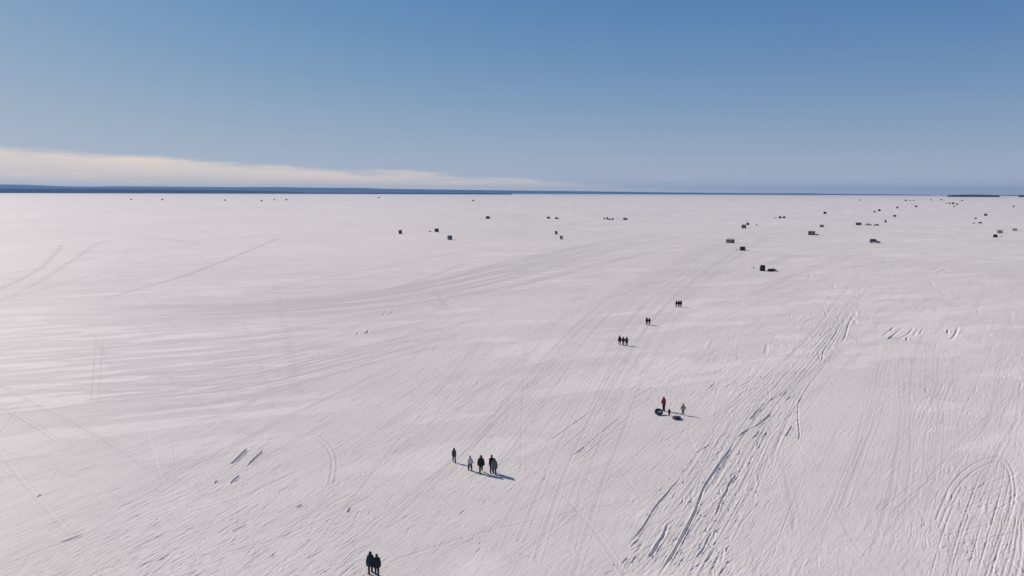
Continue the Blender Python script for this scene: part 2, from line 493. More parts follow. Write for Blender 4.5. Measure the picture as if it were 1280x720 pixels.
# old tracks on the left
for P in ([(-20, 470), (60, 512), (110, 538), (170, 575), (225, 605)], [(-20, 500), (30, 525), (70, 552)]):
    machine_track(P, -.02, .3); line(P, .8, -.004, .15)
for x0 in (118, 127):
    line([(x0 + 3, 420), (x0, 455), (x0 - 3, 496)], .12, -.018, .7, .5)
for P, t in (([(352, 296), (300, 318), (230, 345), (170, 362), (128, 374)], .55), ([(-10, 366), (40, 342), (62, 325), (78, 306)], .5),
             ([(0, 376), (50, 352), (92, 325), (130, 302), (190, 298), (250, 305)], .4), ([(10, 374), (80, 354), (150, 338), (250, 330)], .3),
             ([(-10, 345), (80, 330), (170, 312), (240, 306)], .3), ([(-10, 302), (120, 303), (300, 296), (420, 288)], .3),
             ([(330, 366), (390, 350), (470, 336), (560, 318), (640, 312)], .35), ([(450, 372), (520, 352), (580, 330)], .35),
             ([(490, 362), (570, 345), (640, 322)], .3), ([(345, 350), (352, 385), (365, 430), (375, 490)], .12),
             ([(400, 545), (416, 560), (421, 580), (417, 605)], .4), ([(396, 548), (411, 563), (415, 582), (411, 606)], .4),
             ([(640, 340), (760, 315), (900, 300)], .25), ([(600, 372), (700, 355), (800, 330)], .25), ([(930, 300), (1080, 295), (1280, 290)], .2),
             ([(540, 380), (556, 388)], .4), ([(545, 365), (560, 386)], .4), ([(960, 330), (1020, 315), (1120, 310), (1280, 318)], .2)):
    line(P, .16 if P[0][1] > 500 else .5 if P[0][1] > 380 else 1.0, -.02, min(1, t * 1.7), .3)
bundle([(-60, 285), (200, 283), (420, 276)], [(-60, 372), (200, 360), (420, 330)], 26, .4, -.02, .45, cross=.4)
bundle([(700, 380), (860, 330), (1000, 300), (1280, 280)], [(860, 440), (960, 390), (1100, 340), (1290, 330)], 36, .25, -.015, .35, cross=.4)
# the blue holes left of the middle, and a few lone gouges
for P, w, a in (([(289, 580), (298, 572), (305, 566), (311, 560)], .22, -.36), ([(310, 583), (319, 573), (324, 568), (330, 561)], .18, -.3),
                ([(288, 604), (294, 600), (300, 594)], .18, -.3), ([(269, 604), (273, 600)], .15, -.2), ([(456, 418), (462, 412)], .4, -.3),
                ([(445, 419), (450, 415)], .3, -.2), ([(372, 635), (378, 630)], .15, -.2), ([(47, 622), (53, 618)], .15, -.2),
                ([(75, 678), (90, 674), (108, 666)], .14, -.16), ([(434, 640), (440, 634)], .15, -.16), ([(478, 395), (484, 389)], .35, -.2),
                ([(488, 394), (492, 388)], .35, -.2), ([(290, 665), (310, 655)], .13, -.14), ([(575, 322), (582, 318)], .4, -.2), ([(600, 322), (606, 318)], .4, -.2)):
    line(P, w * .66, a * .75, .05, .3, n=10, wob=.5, taper=.25)
# footprints behind the walkers
for (x0, y0, x1, y1, n) in ((470, 712, 420, 735, 12), (570, 577, 640, 500, 40), (600, 588, 668, 505, 40), (616, 590, 690, 500, 40), (588, 585, 640, 515, 30),
                            (830, 512, 900, 440, 40), (853, 516, 930, 430, 40)):
    for k in range(n):
        t = k / n; px = x0 + (x1 - x0) * t + random.gauss(0, 1.2); py = y0 + (y1 - y0) * t + random.gauss(0, .6)
        x, y = gp(px, py); a = random.uniform(0, .6) + .6
        seg(x, y, x + .28 * math.cos(a), y + .28 * math.sin(a), .09, -.05, -.05, .15, True, .4)

# --- drifts of untouched snow, brighter and smoother, mostly on the left
pxx = None
sx = XX / YY                                                   # lateral slope, cheap area test in plan
ang = np.zeros((NI, NJ))
c2 = np.zeros((NI, NJ)); s2 = np.zeros((NI, NJ)); wsum = np.zeros((NI, NJ))
LY = np.log(YY) * np.ones_like(XX)
for (fx, fy), a in zip(FS, FD):
    w = 1 / (((sx - fx / fy) * 1.0) ** 2 + ((LY - math.log(fy)) * .9) ** 2 + .004) ** 1.5
    c2 += w * math.cos(2 * a); s2 += w * math.sin(2 * a)
ang = .5 * np.arctan2(s2, c2)
del c2, s2, wsum
ca, sa = np.cos(ang), np.sin(ang)
along = (XX * ca + YY * sa); across = (-XX * sa + YY * ca)
# fixed dominant run in the left field so the drifts do not shear
a0 = R(24); al = XX * math.cos(a0) + YY * math.sin(a0); ac = -XX * math.sin(a0) + YY * math.cos(a0)
n1 = vnoise(al / 17, ac / 2.9, 3) * .5 + vnoise(al / 8, ac / 1.2, 4) * .5
leftw = smooth01((-.10 - sx) / .35) * smooth01((YY - 62) / 40) * smooth01((190 - YY) / 60)
n2 = vnoise(al / 30, ac / 9, 13) * .6 + vnoise(al / 9, ac / 3, 14) * .4
fresh = smooth01((n1 - .55) / .05) * leftw + .5 * smooth01((n2 - .62) / .08) * (1 - leftw)
farf = smooth01((YY - 200) / 120) * smooth01((.05 - sx) / .3)
fresh = np.clip(np.maximum(fresh, farf * .55), 0, 1)
T = np.clip(T, -.3, 1.2); fresh = fresh * (1 - .75 * np.clip(T * 1.3, 0, 1))
keep = 1 - .55 * fresh * (YY < 230)
Z *= keep.astype(np.float32)
T *= (1 - .45 * fresh * (YY < 230)).astype(np.float32)
# --- gentle swells and wind crust
cell = np.maximum(cellY[:, None] * np.ones_like(XX), YY * dS)
Z = Z.astype(np.float64)
Z += (vnoise(XX / 23, YY / 23, 21) - .5) * .09 + (vnoise(XX / 8, YY / 8, 22) - .5) * .03
Z += (vnoise(al / 5, ac / 1.6, 23) - .5) * .012 * np.clip(1.4 - cell / .4, 0, 1)
Z += (vnoise(al / 1.5, ac / .45, 24) - .5) * .006 * np.clip(1.4 - cell / .13, 0, 1)
Z += (vnoise(XX / .35, YY / .35, 25) - .5) * .005 * np.clip(1.4 - cell / .10, 0, 1)
Z *= np.clip(1.25 - YY / 2500, 0, 1)
edge = np.ones(NJ); edge[:6] = 0; edge[-6:] = 0
Z *= edge[None, :]; T *= edge[None, :]
tone = np.clip(.47 + .50 * fresh - .5 * T + (vnoise(al / 14, ac / 4, 31) - .5) * .22 + (vnoise(XX / 60, YY / 90, 32) - .5) * .18, 0, 1)

V = np.stack([XX, YY * np.ones_like(XX), Z], -1)
pre = V[0:1].copy(); pre[..., 0] = S[None, :] * 2500; pre[..., 1] = -2000; pre[..., 2] = 0
V = np.concatenate([pre, V], 0)
tone = np.concatenate([np.full((1, NJ), .5), tone], 0)
idx = np.arange((NI + 1) * NJ).reshape(NI + 1, NJ)
Q = np.stack([idx[:-1, :-1], idx[:-1, 1:], idx[1:, 1:], idx[1:, :-1]], -1).reshape(-1, 4)
snow_me = np_mesh(V.reshape(-1, 3), Q)
at = snow_me.attributes.new('loose_snow', 'FLOAT', 'POINT'); at.data.foreach_set('value', tone.astype(np.float32).ravel())

m, nt, b = nmat('snow')
an = nt.nodes.new('ShaderNodeAttribute'); an.attribute_name = 'loose_snow'
rp = nt.nodes.new('ShaderNodeValToRGB')
rp.color_ramp.elements[0].color = (.64, .603, .580, 1); rp.color_ramp.elements[1].color = (.885, .838, .795, 1)
rp.color_ramp.elements[0].position = 0; rp.color_ramp.elements[1].position = 1
nt.links.new(an.outputs['Fac'], rp.inputs['Fac']); nt.links.new(rp.outputs['Color'], b.inputs['Base Color'])
tc = nt.nodes.new('ShaderNodeNewGeometry')
nz = nt.nodes.new('ShaderNodeTexNoise'); nz.inputs['Scale'].default_value = 9; nz.inputs['Detail'].default_value = 4
nt.links.new(tc.outputs['Position'], nz.inputs['Vector'])
bp = nt.nodes.new('ShaderNodeBump'); bp.inputs['Strength'].default_value = .25; bp.inputs['Distance'].default_value = .02
nt.links.new(nz.outputs['Fac'], bp.inputs['Height']); nt.links.new(bp.outputs['Normal'], b.inputs['Normal'])
b.inputs['Roughness'].default_value = .62; b.inputs['Specular IOR Level'].default_value = .15
snow = obj('snow_ground', snow_me, m); snow['kind'] = 'structure'


def gz(x, y):
    i = min(NI - 1, max(0, int(np.searchsorted(Yr, y)))); j = min(NJ - 1, max(0, int(np.searchsorted(S, x / max(y, 1)))))
    a = Z[max(0, i - 2):i + 2, max(0, j - 3):j + 3]
    return float(a.mean())


def spot(px, py):
    x, y = gp(px, py)
    return Vector((x, y, gz(x, y)))


# ------------------------------------------------------------------ far shore
def shore(name, D, depth, table, seed, rgb, rough_amp, step=.0007):
    """wooded land across the lake: table of (photo x, photo y of its skyline)"""
    xs = [t[0] for t in table]; ys = [t[1] for t in table]
    px = np.arange(xs[0], xs[-1], step * FOC)
    n = len(px); top = np.interp(px, xs, ys)
    rows = [0, .02, .06, .12, .22, .35, .5, .62, .75, .9, 1.0]
    V = np.zeros((len(rows), n, 3))
    for j in range(n):
        d = ray(px[j], top[j]); u = np.array([d.x, d.y]) / math.hypot(d.x, d.y); tz = d.z / math.hypot(d.x, d.y)
        crest = D + depth * .5
        zt = max(0.5, CAM_H + tz * crest)
        for i, t in enumerate(rows):
            e = D + depth * t
            sh = math.sin(math.pi * min(1, max(0, t))) ** .75
            V[i, j, :2] = u * e; V[i, j, 2] = zt * sh
    nz = vnoise(np.arange(n)[None, :] / 3.0 + np.zeros((len(rows), 1)), np.arange(len(rows))[:, None] * 1.7, seed) * .6 + \
        vnoise(np.arange(n)[None, :] / 1.0 + np.zeros((len(rows), 1)), np.arange(len(rows))[:, None] * 2.3, seed + 1) * .4
    V[..., 2] += (nz - .5) * rough_amp * np.clip(V[..., 2] / 20, 0, 1)
    V[0, :, 2] = -2; V[-1, :, 2] = -2
    idx = np.arange(len(rows) * n).reshape(len(rows), n)
    Q = np.stack([idx[:-1, :-1], idx[:-1, 1:], idx[1:, 1:], idx[1:, :-1]], -1).reshape(-1, 4)
    mm = paint(rgb, .9, .35, .004, 'haze-tinted conifers'); mm.node_tree.nodes['Principled BSDF'].inputs['Specular IOR Level'].default_value = 0
    o = obj(name, np_mesh(V.reshape(-1, 3), Q), mm); o['kind'] = 'structure'
    return o


shore('hills', 26000, 5000, [(-420, 229.5), (-200, 229.3), (0, 230.6), (40, 231.2), (80, 233), (110, 233.2), (150, 232.8), (215, 233.3), (300, 233.9), (340, 233.8),
                             (400, 234.6), (455, 234.9), (480, 236), (560, 237), (640, 238.1), (720, 239), (800, 240), (880, 241), (960, 241.6),
                             (1000, 241.6), (1050, 242.4), (1100, 242.9), (1150, 243.4), (1185, 244), (1290, 243.6), (1500, 243)], 5, (.03, .06, .12), 14)  # back ridge: blue of the distance haze is mixed into the forest colour
shore('hills', 13200, 2600, [(-420, 235), (-200, 234.8), (0, 235.6), (80, 236.2), (160, 236.6), (240, 237.2), (300, 237.9), (340, 239), (370, 240.1), (395, 241.0), (440, 241.15), (470, 240.9), (520, 240.95), (560, 241.4), (582, 241.2), (610, 241.6), (640, 242.2)], 9, (.014, .030, .085), 12)  # near ridge: dark spruce, its colour pushed blue to add to the haze
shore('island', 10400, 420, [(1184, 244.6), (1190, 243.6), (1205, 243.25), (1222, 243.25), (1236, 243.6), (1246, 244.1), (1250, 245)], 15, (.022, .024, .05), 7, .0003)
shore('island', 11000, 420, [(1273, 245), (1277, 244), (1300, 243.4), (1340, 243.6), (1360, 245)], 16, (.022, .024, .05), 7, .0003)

# ------------------------------------------------------------------ people: solid figures from distance fields
class Field:
    def __init__(self, lo, hi, h):
        self.lo = np.array(lo, float); self.h = h
        n = np.maximum(4, np.ceil((np.array(hi) - self.lo) / h).astype(int) + 1)
        g = [self.lo[k] + h * np.arange(n[k]) for k in range(3)]
        self.P = np.stack(np.meshgrid(*g, indexing='ij'), -1).astype(np.float32)
        self.d = np.full(self.P.shape[:3], 9.0)

    def join(self, e, k=.03):
        if k <= 0: self.d = np.minimum(self.d, e); return
        h = np.clip(.5 + .5 * (self.d - e) / k, 0, 1)
        self.d = self.d * (1 - h) + e * h - k * h * (1 - h)

    def win(self, lo, hi):
        i0 = np.maximum(0, np.floor((lo - self.lo) / self.h).astype(int)); i1 = np.ceil((hi - self.lo) / self.h).astype(int) + 1
        return tuple(slice(a, max(a, b)) for a, b in zip(i0, i1))

    def merge(self, W, e, k):
        d = self.d[W]
        h = np.clip(.5 + .5 * (d - e) / k, 0, 1)
        self.d[W] = d * (1 - h) + e * h - k * h * (1 - h)

    def cone(self, a, b, ra, rb, k=.03, sx=1.0, sy=1.0):
        a = np.array(a, float); b = np.array(b, float); d = b - a
        pad = (max(ra, rb) + k + .04) * np.array([max(1, sx), max(1, sy), 1.0])
        W = self.win(np.minimum(a, b) - pad, np.maximum(a, b) + pad); P = self.P[W] - a
        if P.size == 0: return
        sc = np.array([1 / sx, 1 / sy, 1.0]); t = np.clip((P @ d) / (d @ d), 0, 1)
        e = np.linalg.norm((P - t[..., None] * d) * sc, axis=-1) - (ra + (rb - ra) * t)
        self.merge(W, e, k)

    def ball(self, c, r, k=.02):
        r = np.array(r, float); c = np.array(c, float); pad = r * 1.5 + k + .04
        W = self.win(c - pad, c + pad); q = (self.P[W] - c) / r
        if q.size: self.merge(W, (np.linalg.norm(q, axis=-1) - 1) * r.min(), k)

    def cut(self, e): self.d = np.maximum(self.d, e)

    def mesh(self):
        d = self.d; h = self.h
        d[0] = d[-1] = 9; d[:, 0] = d[:, -1] = 9; d[:, :, 0] = d[:, :, -1] = 9
        ins = d < 0
        nx, ny, nz = (k - 1 for k in d.shape)
        acc = np.zeros((nx, ny, nz, 3)); cnt = np.zeros((nx, ny, nz))
        cor = [(i, j, k) for i in (0, 1) for j in (0, 1) for k in (0, 1)]
        sl = lambda c: d[c[0]:c[0] + nx, c[1]:c[1] + ny, c[2]:c[2] + nz]
        for a in cor:
            for ax in range(3):
                if a[ax]: continue
                b_ = list(a); b_[ax] = 1
                da, db = sl(a), sl(b_)
                mk = (da < 0) != (db < 0)
                t = np.where(mk, da / np.where(mk, da - db, 1), 0)
                for q in range(3):
                    acc[..., q] += np.where(mk, a[q] + (t if q == ax else 0), 0)
                cnt += mk
        act = cnt > 0
        ids = np.full((nx, ny, nz), -1); ids[act] = np.arange(act.sum())
        base = np.stack(np.nonzero(act), -1)
        v = self.lo + h * (base + acc[act] / cnt[act][:, None])
        quads = []
        for ax in range(3):
            s0 = [slice(None)] * 3; s1 = [slice(None)] * 3; s0[ax] = slice(0, -1); s1[ax] = slice(1, None)
            ch = ins[tuple(s0)] != ins[tuple(s1)]
            I = np.stack(np.nonzero(ch), -1)
            o1, o2 = (ax + 1) % 3, (ax + 2) % 3
            I = I[(I[:, o1] > 0) & (I[:, o2] > 0) & (I[:, o1] < d.shape[o1] - 1) & (I[:, o2] < d.shape[o2] - 1)]
            if not len(I): continue
            e1 = np.zeros(3, int); e1[o1] = 1; e2 = np.zeros(3, int); e2[o2] = 1
            q = [ids[tuple((I - a).T)] for a in (e1 + e2, e2, 0 * e1, e1)]
            q = np.stack(q, -1)
            flip = ~ins[tuple(I.T)]
            q[flip] = q[flip][:, ::-1]
            quads.append(q)
        Qd = np.concatenate(quads)
        Qd = Qd[(Qd >= 0).all(1)]
        return np_mesh(v, Qd)


def ellip_mesh(c, r):
    bm = bmesh.new(); bmesh.ops.create_icosphere(bm, subdivisions=2, radius=1)
    bmesh.ops.transform(bm, matrix=Matrix.Translation(c) @ Matrix.Diagonal((*r, 1)), verts=bm.verts)
    return from_bm(bm, True)


def person(px, py, height, face, label, jacket, trousers, boots=(.03, .028, .027), gloves=(.03, .03, .035), hood=None, hat=None, hair=None, pom=False,
           hem=.78, flare=.02, puff=.03, legs=(14, -14), spread=.03, knees=(6, 10), arms=((8, -8, 12), (8, 8, 12)), lean=0.0, wide=1.0, head=1.0,
           legpuff=.02, group=None, res=.017, pack=None):
    """face: 0 looks away from the camera, 180 towards it; arms: (out, forward, elbow) left then right"""
    root = empty('person', spot(px, py), R(face))
    root.scale = (height / 1.76,) * 3
    tag(root, label, 'person', group)
    # ---- skeleton
    J = {}
    for k, sd in enumerate((-1, 1)):
        a, kn = R(legs[k]), R(knees[k])
        hip = np.array([sd * .09, 0, .93]); kne = hip + .44 * np.array([sd * spread, math.sin(a), -math.cos(a)])
        ank = kne + .42 * np.array([sd * spread * .5, math.sin(a - kn), -math.cos(a - kn)])
        J['hip', sd], J['knee', sd], J['ankle', sd] = hip, kne, ank
        o, f, e = (R(q) for q in arms[k])
        sh = np.array([sd * .168 * wide, lean * .46, 1.395])
        u = np.array([sd * math.sin(o), math.cos(o) * math.sin(f), -math.cos(o) * math.cos(f)])
        g = np.array([sd * math.sin(o * .7), math.cos(o) * math.sin(f + e), -math.cos(o) * math.cos(f + e)])
        J['sh', sd] = sh; J['elb', sd] = sh + .28 * u; J['wri', sd] = sh + .28 * u + .25 * g; J['dir', sd] = g
    dz = min(J['ankle', -1][2], J['ankle', 1][2]) - .085
    for k in list(J):
        if k[0] != 'dir': J[k] = J[k] - (0, 0, dz)
    z0 = -dz
    L = lean
    pel = np.array([0, 0, .96 + z0]); wai = np.array([0, L * .2, 1.12 + z0]); che = np.array([0, L * .4, 1.32 + z0])
    nk = np.array([0, L * .5, 1.46 + z0]); hd = np.array([0, L * .62 + .012, 1.635 + z0])
    allp = np.array([J[k] for k in J if k[0] != 'dir'] + [hd])
    lo = allp.min(0) - .32; hi = allp.max(0) + .32; lo[2] = -.04
    # ---- body, one skin
    F = Field(lo, hi, res)
    F.cone(pel, wai, .125, .115, .04, 1.25 * wide, .85); F.cone(wai, che, .115, .135, .05, 1.3 * wide, .85); F.cone(che, nk, .10, .06, .06, 1.4, .9)
    F.cone(nk, hd - (0, 0, .06), .058, .055, .03)
    for sd in (-1, 1):
        F.cone(J['hip', sd], J['knee', sd], .088, .058, .05); F.cone(J['knee', sd], J['ankle', sd], .056, .042, .03)
        F.cone(J['ankle', sd] - (0, .03, .035), J['ankle', sd] + (0, .15, -.045), .04, .032, .03)
        F.cone(nk - (0, 0, .01), J['sh', sd], .056, .05, .05); F.cone(J['sh', sd], J['elb', sd], .05, .042, .03); F.cone(J['elb', sd], J['wri', sd], .042, .030, .02)
        F.cone(J['wri', sd], J['wri', sd] + .07 * J['dir', sd], .03, .03, .02)
    r = .1 * head
    F.ball(hd, (r * .80, r * .98, r * 1.2), .03); F.ball(hd + (0, r * .35, -r * .6), (r * .55, r * .6, r * .5), .03)
    F.cone(hd + (0, r * .85, r * .05), hd + (0, r * 1.12, -r * .25), .016, .022, .015)
    for sd in (-1, 1): F.ball(hd + (sd * r * .82, -.005, -.01), (.018, .028, .036), .01)
    obj('body', F.mesh(), SKIN, root)
    for sd in (-1, 1): obj('eye', ellip_mesh(hd + (sd * .033 * head, r * .9, r * .08), (.014, .012, .010)), EYE, root)
    obj('mouth', ellip_mesh(hd + (0, r * .93, -r * .55), (.026, .012, .008)), LIPS, root)
    # ---- trousers
    F = Field(lo, (hi[0], hi[1], 1.12 + z0), res); g = legpuff
    F.cone(pel - (0, 0, .02), wai, .13 + g, .12, .04, 1.2 * wide, .9)
    for sd in (-1, 1):
        F.cone(J['hip', sd], J['knee', sd], .09 + g, .066 + g, .04)
        F.cone(J['knee', sd], J['ankle', sd] * .92 + J['knee', sd] * .08, .064 + g, .055 + g, .03)
    F.cut(F.P[..., 2] - (1.06 + z0))
    obj('trousers', F.mesh(), paint(trousers, .85, .25, 12, 'trouser fabric', bump=.3), root)
    # ---- boots
    for sd in (-1, 1):
        A = J['ankle', sd]; F = Field(A - (.1, .16, .1), A + (.1, .28, .26), min(res, .015))
        up = (J['knee', sd] - A) / np.linalg.norm(J['knee', sd] - A)
        F.cone(A - (0, .01, .02), A + up * .17, .058 + g * .6, .066 + g * .6, .03); F.cone(A - (0, .05, .036), A + (0, .15, -.04), .052, .045, .03, 1.0, 1.0)
        F.cut(A[2] - .086 - F.P[..., 2])
        obj('boot', F.mesh(), paint(boots, .6, .2, 14, 'boot leather'), root)
    # ---- jacket
    F = Field(lo, hi, res); P = F.P; g = puff
    hz = hem + z0
    F.cone(np.array([0, 0, hz]), wai, .155 + flare + g, .13 + g, .03, 1.28 * wide, .95)
    F.cone(wai, che - (0, 0, .04), .125 + g * .9, .128 + g * .8, .04, 1.2 * wide, .92); F.cone(che - (0, 0, .02), nk + (0, 0, .05), .118 + g * .7, .068 + g * .3, .06, 1.2, .95)
    F.cut(hz - P[..., 2])
    for sd in (-1, 1):
        F.cone(nk + (0, 0, .01), J['sh', sd], .068 + g * .3, .056 + g * .5, .06); F.cone(J['sh', sd], J['elb', sd], .058 + g * .6, .055 + g * .6, .05)
        F.cone(J['elb', sd], J['wri', sd] - .02 * J['dir', sd], .056 + g * .8, .046 + g * .4, .03)
    if puff > .03: F.d = F.d + .005 * np.sin(P[..., 2] * 62 + 2.5 * np.sin(P[..., 0] * 9))
    F.d = F.d + .006 * np.sin(P[..., 0] * 31 + P[..., 2] * 17) * np.sin(P[..., 1] * 27 - P[..., 2] * 13)
    jm = jacket if isinstance(jacket, bpy.types.Material) else paint(jacket, .8, .25, 10, 'jacket fabric', bump=.3)
    obj('jacket', F.mesh(), jm, root)
    # ---- gloves with fingers
    gm = paint(gloves, .75, .2, 20, 'glove')
    for sd in (-1, 1):
        w = J['wri', sd]; n = J['dir', sd]; side = np.array([0, 1.0, 0]) - n * n[1]; side /= np.linalg.norm(side); th = np.cross(n, side)
        F = Field(w - .13, w + .13 + n * .12, .006 if res < .02 else .009)
        F.cone(w - n * .01, w + n * .03, .034, .036, .01); F.cone(w + n * .03 - side * .018, w + n * .085 - side * .02, .024, .022, .01); F.cone(w + n * .03 + side * .018, w + n * .085 + side * .02, .024, .022, .01)
        for q, ln in zip((-1.5, -.5, .5, 1.5), (.055, .07, .075, .062)):
            k0 = w + n * .088 + side * .019 * q; k1 = k0 + n * ln * .55 + th * -sd * .006; k2 = k1 + n * ln * .4 - th * sd * .022
            F.cone(k0, k1, .0115, .0108, .003); F.cone(k1, k2, .0108, .0095, .003)
        t0 = w + n * .035 + side * .03; t1 = t0 + side * .035 + n * .03; F.cone(t0, t1, .0145, .0125, .008); F.cone(t1, t1 + n * .032 + side * .006, .0125, .011, .005)
        obj('glove', F.mesh(), gm, root)
    # ---- head wear
    F = Field(hd - .2, hd + .24, .013 if res < .02 else .018); r = .1 * head
    if hood is not None:
        F.ball(hd + (0, -.015, .01), (r * 1.22, r * 1.3, r * 1.45), .03); F.cone(hd + (0, -.05, r * .9), hd + (0, -.06, r * 1.45), .05, .022, .05)
        F.cone(hd - (0, .03, .06), nk + (0, -.02, -.03), .105, .145, .05, 1.15)
        f2 = F.P - (hd + (0, r * 1.25, -.005)); F.cut(-(np.linalg.norm(f2 / (r * .72, r * .95, r * .98), axis=-1) - 1) * r * .7)
        obj('hood', F.mesh(), hood if isinstance(hood, bpy.types.Material) else paint(hood, .85, .25, 14, 'hood fabric', bump=.3), root)
    else:
        if hair is not None:
            F.ball(hd + (0, -.02, .005), (r * .98, r * 1.02, r * 1.22), .02); F.cone(hd - (0, .05, .03), hd - (0, .06, .17), .075, .05, .03, 1.2)
            f2 = F.P - (hd + (0, r * 1.15, -r * .25)); F.cut(-(np.linalg.norm(f2 / (r * .85, r * 1.0, r * 1.15), axis=-1) - 1) * r * .7)
            obj('hair', F.mesh(), paint(hair, .6, .3, 25, 'hair'), root)
        if hat is not None:
            F = Field(hd - .2, hd + .28, .013 if res < .02 else .018)
            F.ball(hd + (0, -.008, .015), (r * 1.02, r * 1.15, r * 1.34), .02); F.cut(hd[2] + r * .28 - F.P[..., 2])
            if pom: F.ball(hd + (0, -.01, r * 1.6), (.04, .04, .04), .01)
            F.cone(hd + (0, -.008, r * .38), hd + (0, -.0079, r * .46), .108 * head, .108 * head, .01, 1, 1.12)
            obj('hat', F.mesh(), paint(hat, .9, .25, 20, 'knit wool', bump=.4), root)
    if pack is not None:
        F = Field((-.22, -.42, .9 + z0), (.22, -.05, 1.55 + z0), .018); F.cone((0, -.2, 1.06 + z0), (0, -.19, 1.36 + z0), .12, .11, .02, 1.2, .8)
        obj('backpack', F.mesh(), paint(pack, .8, .2, 10, 'pack fabric'), root)
    return root


NAVY = (.014, .016, .028); BLK = (.012, .012, .014)
PG = 'people walking on the snow'
person(463.2, 717.3, 1.70, 8, 'person in long dark teal hooded parka, left one of the pair nearest the camera', (.008, .045, .05), (.06, .035, .03), boots=(.04, .02, .018), hood=(.006, .018, .022),
       hem=.66, flare=.05, puff=.04, legs=(-4, 16), arms=((14, -10, 8), (10, 8, 10)), group=PG)
person(471.3, 719.6, 1.66, 6, 'person in bulky black puffer jacket, right one of the pair nearest the camera', (.010, .010, .016), (.022, .024, .045), hat=(.012, .012, .016), hair=(.02, .014, .01),
       hem=.74, flare=.04, puff=.06, legs=(16, -16), spread=.05, arms=((9, 6, 10), (12, -10, 10)), group=PG)
person(567.6, 577.9, 1.56, 172, 'person in charcoal grey jacket trailing left of the others with legs apart', (.055, .06, .075), (.018, .018, .026), hood=(.04, .04, .055),
       hem=.80, legs=(9, -14), spread=.13, arms=((8, 8, 10), (8, -8, 10)), group=PG)
person(587.6, 588.3, 1.55, 176, 'person in white jacket with dark navy snow trousers and dark hat', (.55, .53, .56), (.012, .014, .035), hat=(.02, .016, .018), hair=(.03, .02, .015), pom=True,
       hem=.88, puff=.035, legs=(4, -5), spread=.16, legpuff=.035, arms=((26, 12, 40), (9, 2, 14)), gloves=(.02, .02, .025), group=PG)
person(601.2, 591.6, 1.88, 180, 'person in dark green parka with pale gloves walking in mid stride', (.012, .018, .013), (.012, .011, .012), hood=(.016, .018, .014), gloves=(.26, .28, .28),
       hem=.80, flare=.035, puff=.045, legs=(-20, 14), knees=(20, 4), spread=.0, arms=((14, -6, 6), (14, 6, 6)), wide=1.12, group=PG)
person(614.6, 591.0, 1.85, 184, 'tall person in black coat with dark brown hair, half hidden behind a striped coat', (.014, .012, .015), (.014, .012, .016), hat=(.035, .02, .018), hair=(.03, .015, .012),
       hem=.74, puff=.03, legs=(-12, 12), arms=((14, 10, 10), (6, 0, 10)), group=PG)
person(618.2, 593.5, 1.66, 182, 'person in dark puffer coat with white stripes, rightmost of the five walkers', striped((.012, .011, .018), (.42, .41, .44), 1.9, .80), (.014, .013, .02), hood=(.014, .012, .018),
       hem=.70, flare=.03, puff=.055, legs=(10, -16), spread=.05, arms=((8, 4, 8), (14, -8, 8)), wide=1.05, group=PG)
person(829.6, 513.8, 1.88, 12, 'person in red jacket and black trousers standing beside the inner tube', (.25, .014, .035), (.014, .012, .014), hood=(.2, .014, .03),
       hem=.84, puff=.035, legs=(5, -4), spread=-.05, arms=((10, 14, 40), (8, 4, 20)), lean=.14, group=PG)
person(836.4, 519.8, .90, 170, 'toddler in dark plum snowsuit standing between the tube and the sled', (.022, .012, .028), (.018, .012, .024), hood=(.022, .012, .03),
       hem=.84, puff=.045, legs=(5, -5), legpuff=.04, head=1.35, arms=((20, 5, 10), (24, 5, 10)), group=PG)
person(853.7, 518.6, 1.46, 174, 'child in pale pink coat and black trousers with arms held out from the sides', (.36, .24, .27), (.02, .018, .02), hood=(.28, .18, .2), gloves=(.10, .05, .06),
       hem=.74, flare=.035, puff=.035, legs=(8, -8), head=1.12, arms=((32, 4, 10), (32, 4, 10)), group=PG)
person(774.6, 431.0, 1.72, 186, 'person in bulky black coat, left one of the three walking abreast', (.012, .011, .013), (.02, .018, .022), hood=(.012, .011, .013), hem=.66, puff=.055, flare=.04, legs=(10, -8),
       arms=((10, 4, 8), (20, 2, 6)), res=.024, group=PG)
person(779.0, 431.6, 1.62, 176, 'person in dark navy jacket, middle one of the three walking abreast', (.014, .013, .022), (.028, .028, .042), hat=(.014, .013, .018), hem=.78, puff=.04, legs=(-8, 10), arms=((20, 2, 6), (16, -10, 10)), res=.024, group=PG)
person(783.2, 432.4, 1.74, 178, 'slim person in long dark coat, right one of the three walking abreast', (.018, .017, .026), (.02, .02, .032), hat=(.018, .015, .02), hem=.52, puff=.025, legs=(6, -6), arms=((6, 4, 8), (8, 4, 30)), res=.024, group=PG)
person(808.3, 406.4, 1.66, 182, 'person in black parka, left one of the two walking side by side', (.012, .011, .015), (.02, .018, .024), hood=(.012, .012, .016), hem=.62, puff=.05, legs=(8, -8), res=.026, group=PG)
person(811.6, 406.3, 1.55, 178, 'person in dark grey jacket, right one of the two walking side by side', (.022, .022, .03), (.05, .05, .06), hat=(.02, .018, .022), hem=.80, puff=.04, legs=(-8, 8), arms=((8, 4, 8), (24, -4, 30)), res=.026, group=PG)
person(845.4, 383.6, 1.62, 184, 'person in black jacket, left one of the farthest trio of walkers', (.012, .011, .016), (.016, .015, .02), hat=(.012, .012, .014), hem=.68, puff=.05, legs=(8, -6), res=.028, group=PG)
person(848.4, 383.8, 1.66, 176, 'person in puffed black coat, middle one of the farthest trio of walkers', (.012, .011, .016), (.03, .028, .04), hood=(.012, .012, .016), hem=.66, puff=.055, legs=(-6, 8), arms=((20, 2, 6), (20, 2, 6)), res=.028, group=PG)
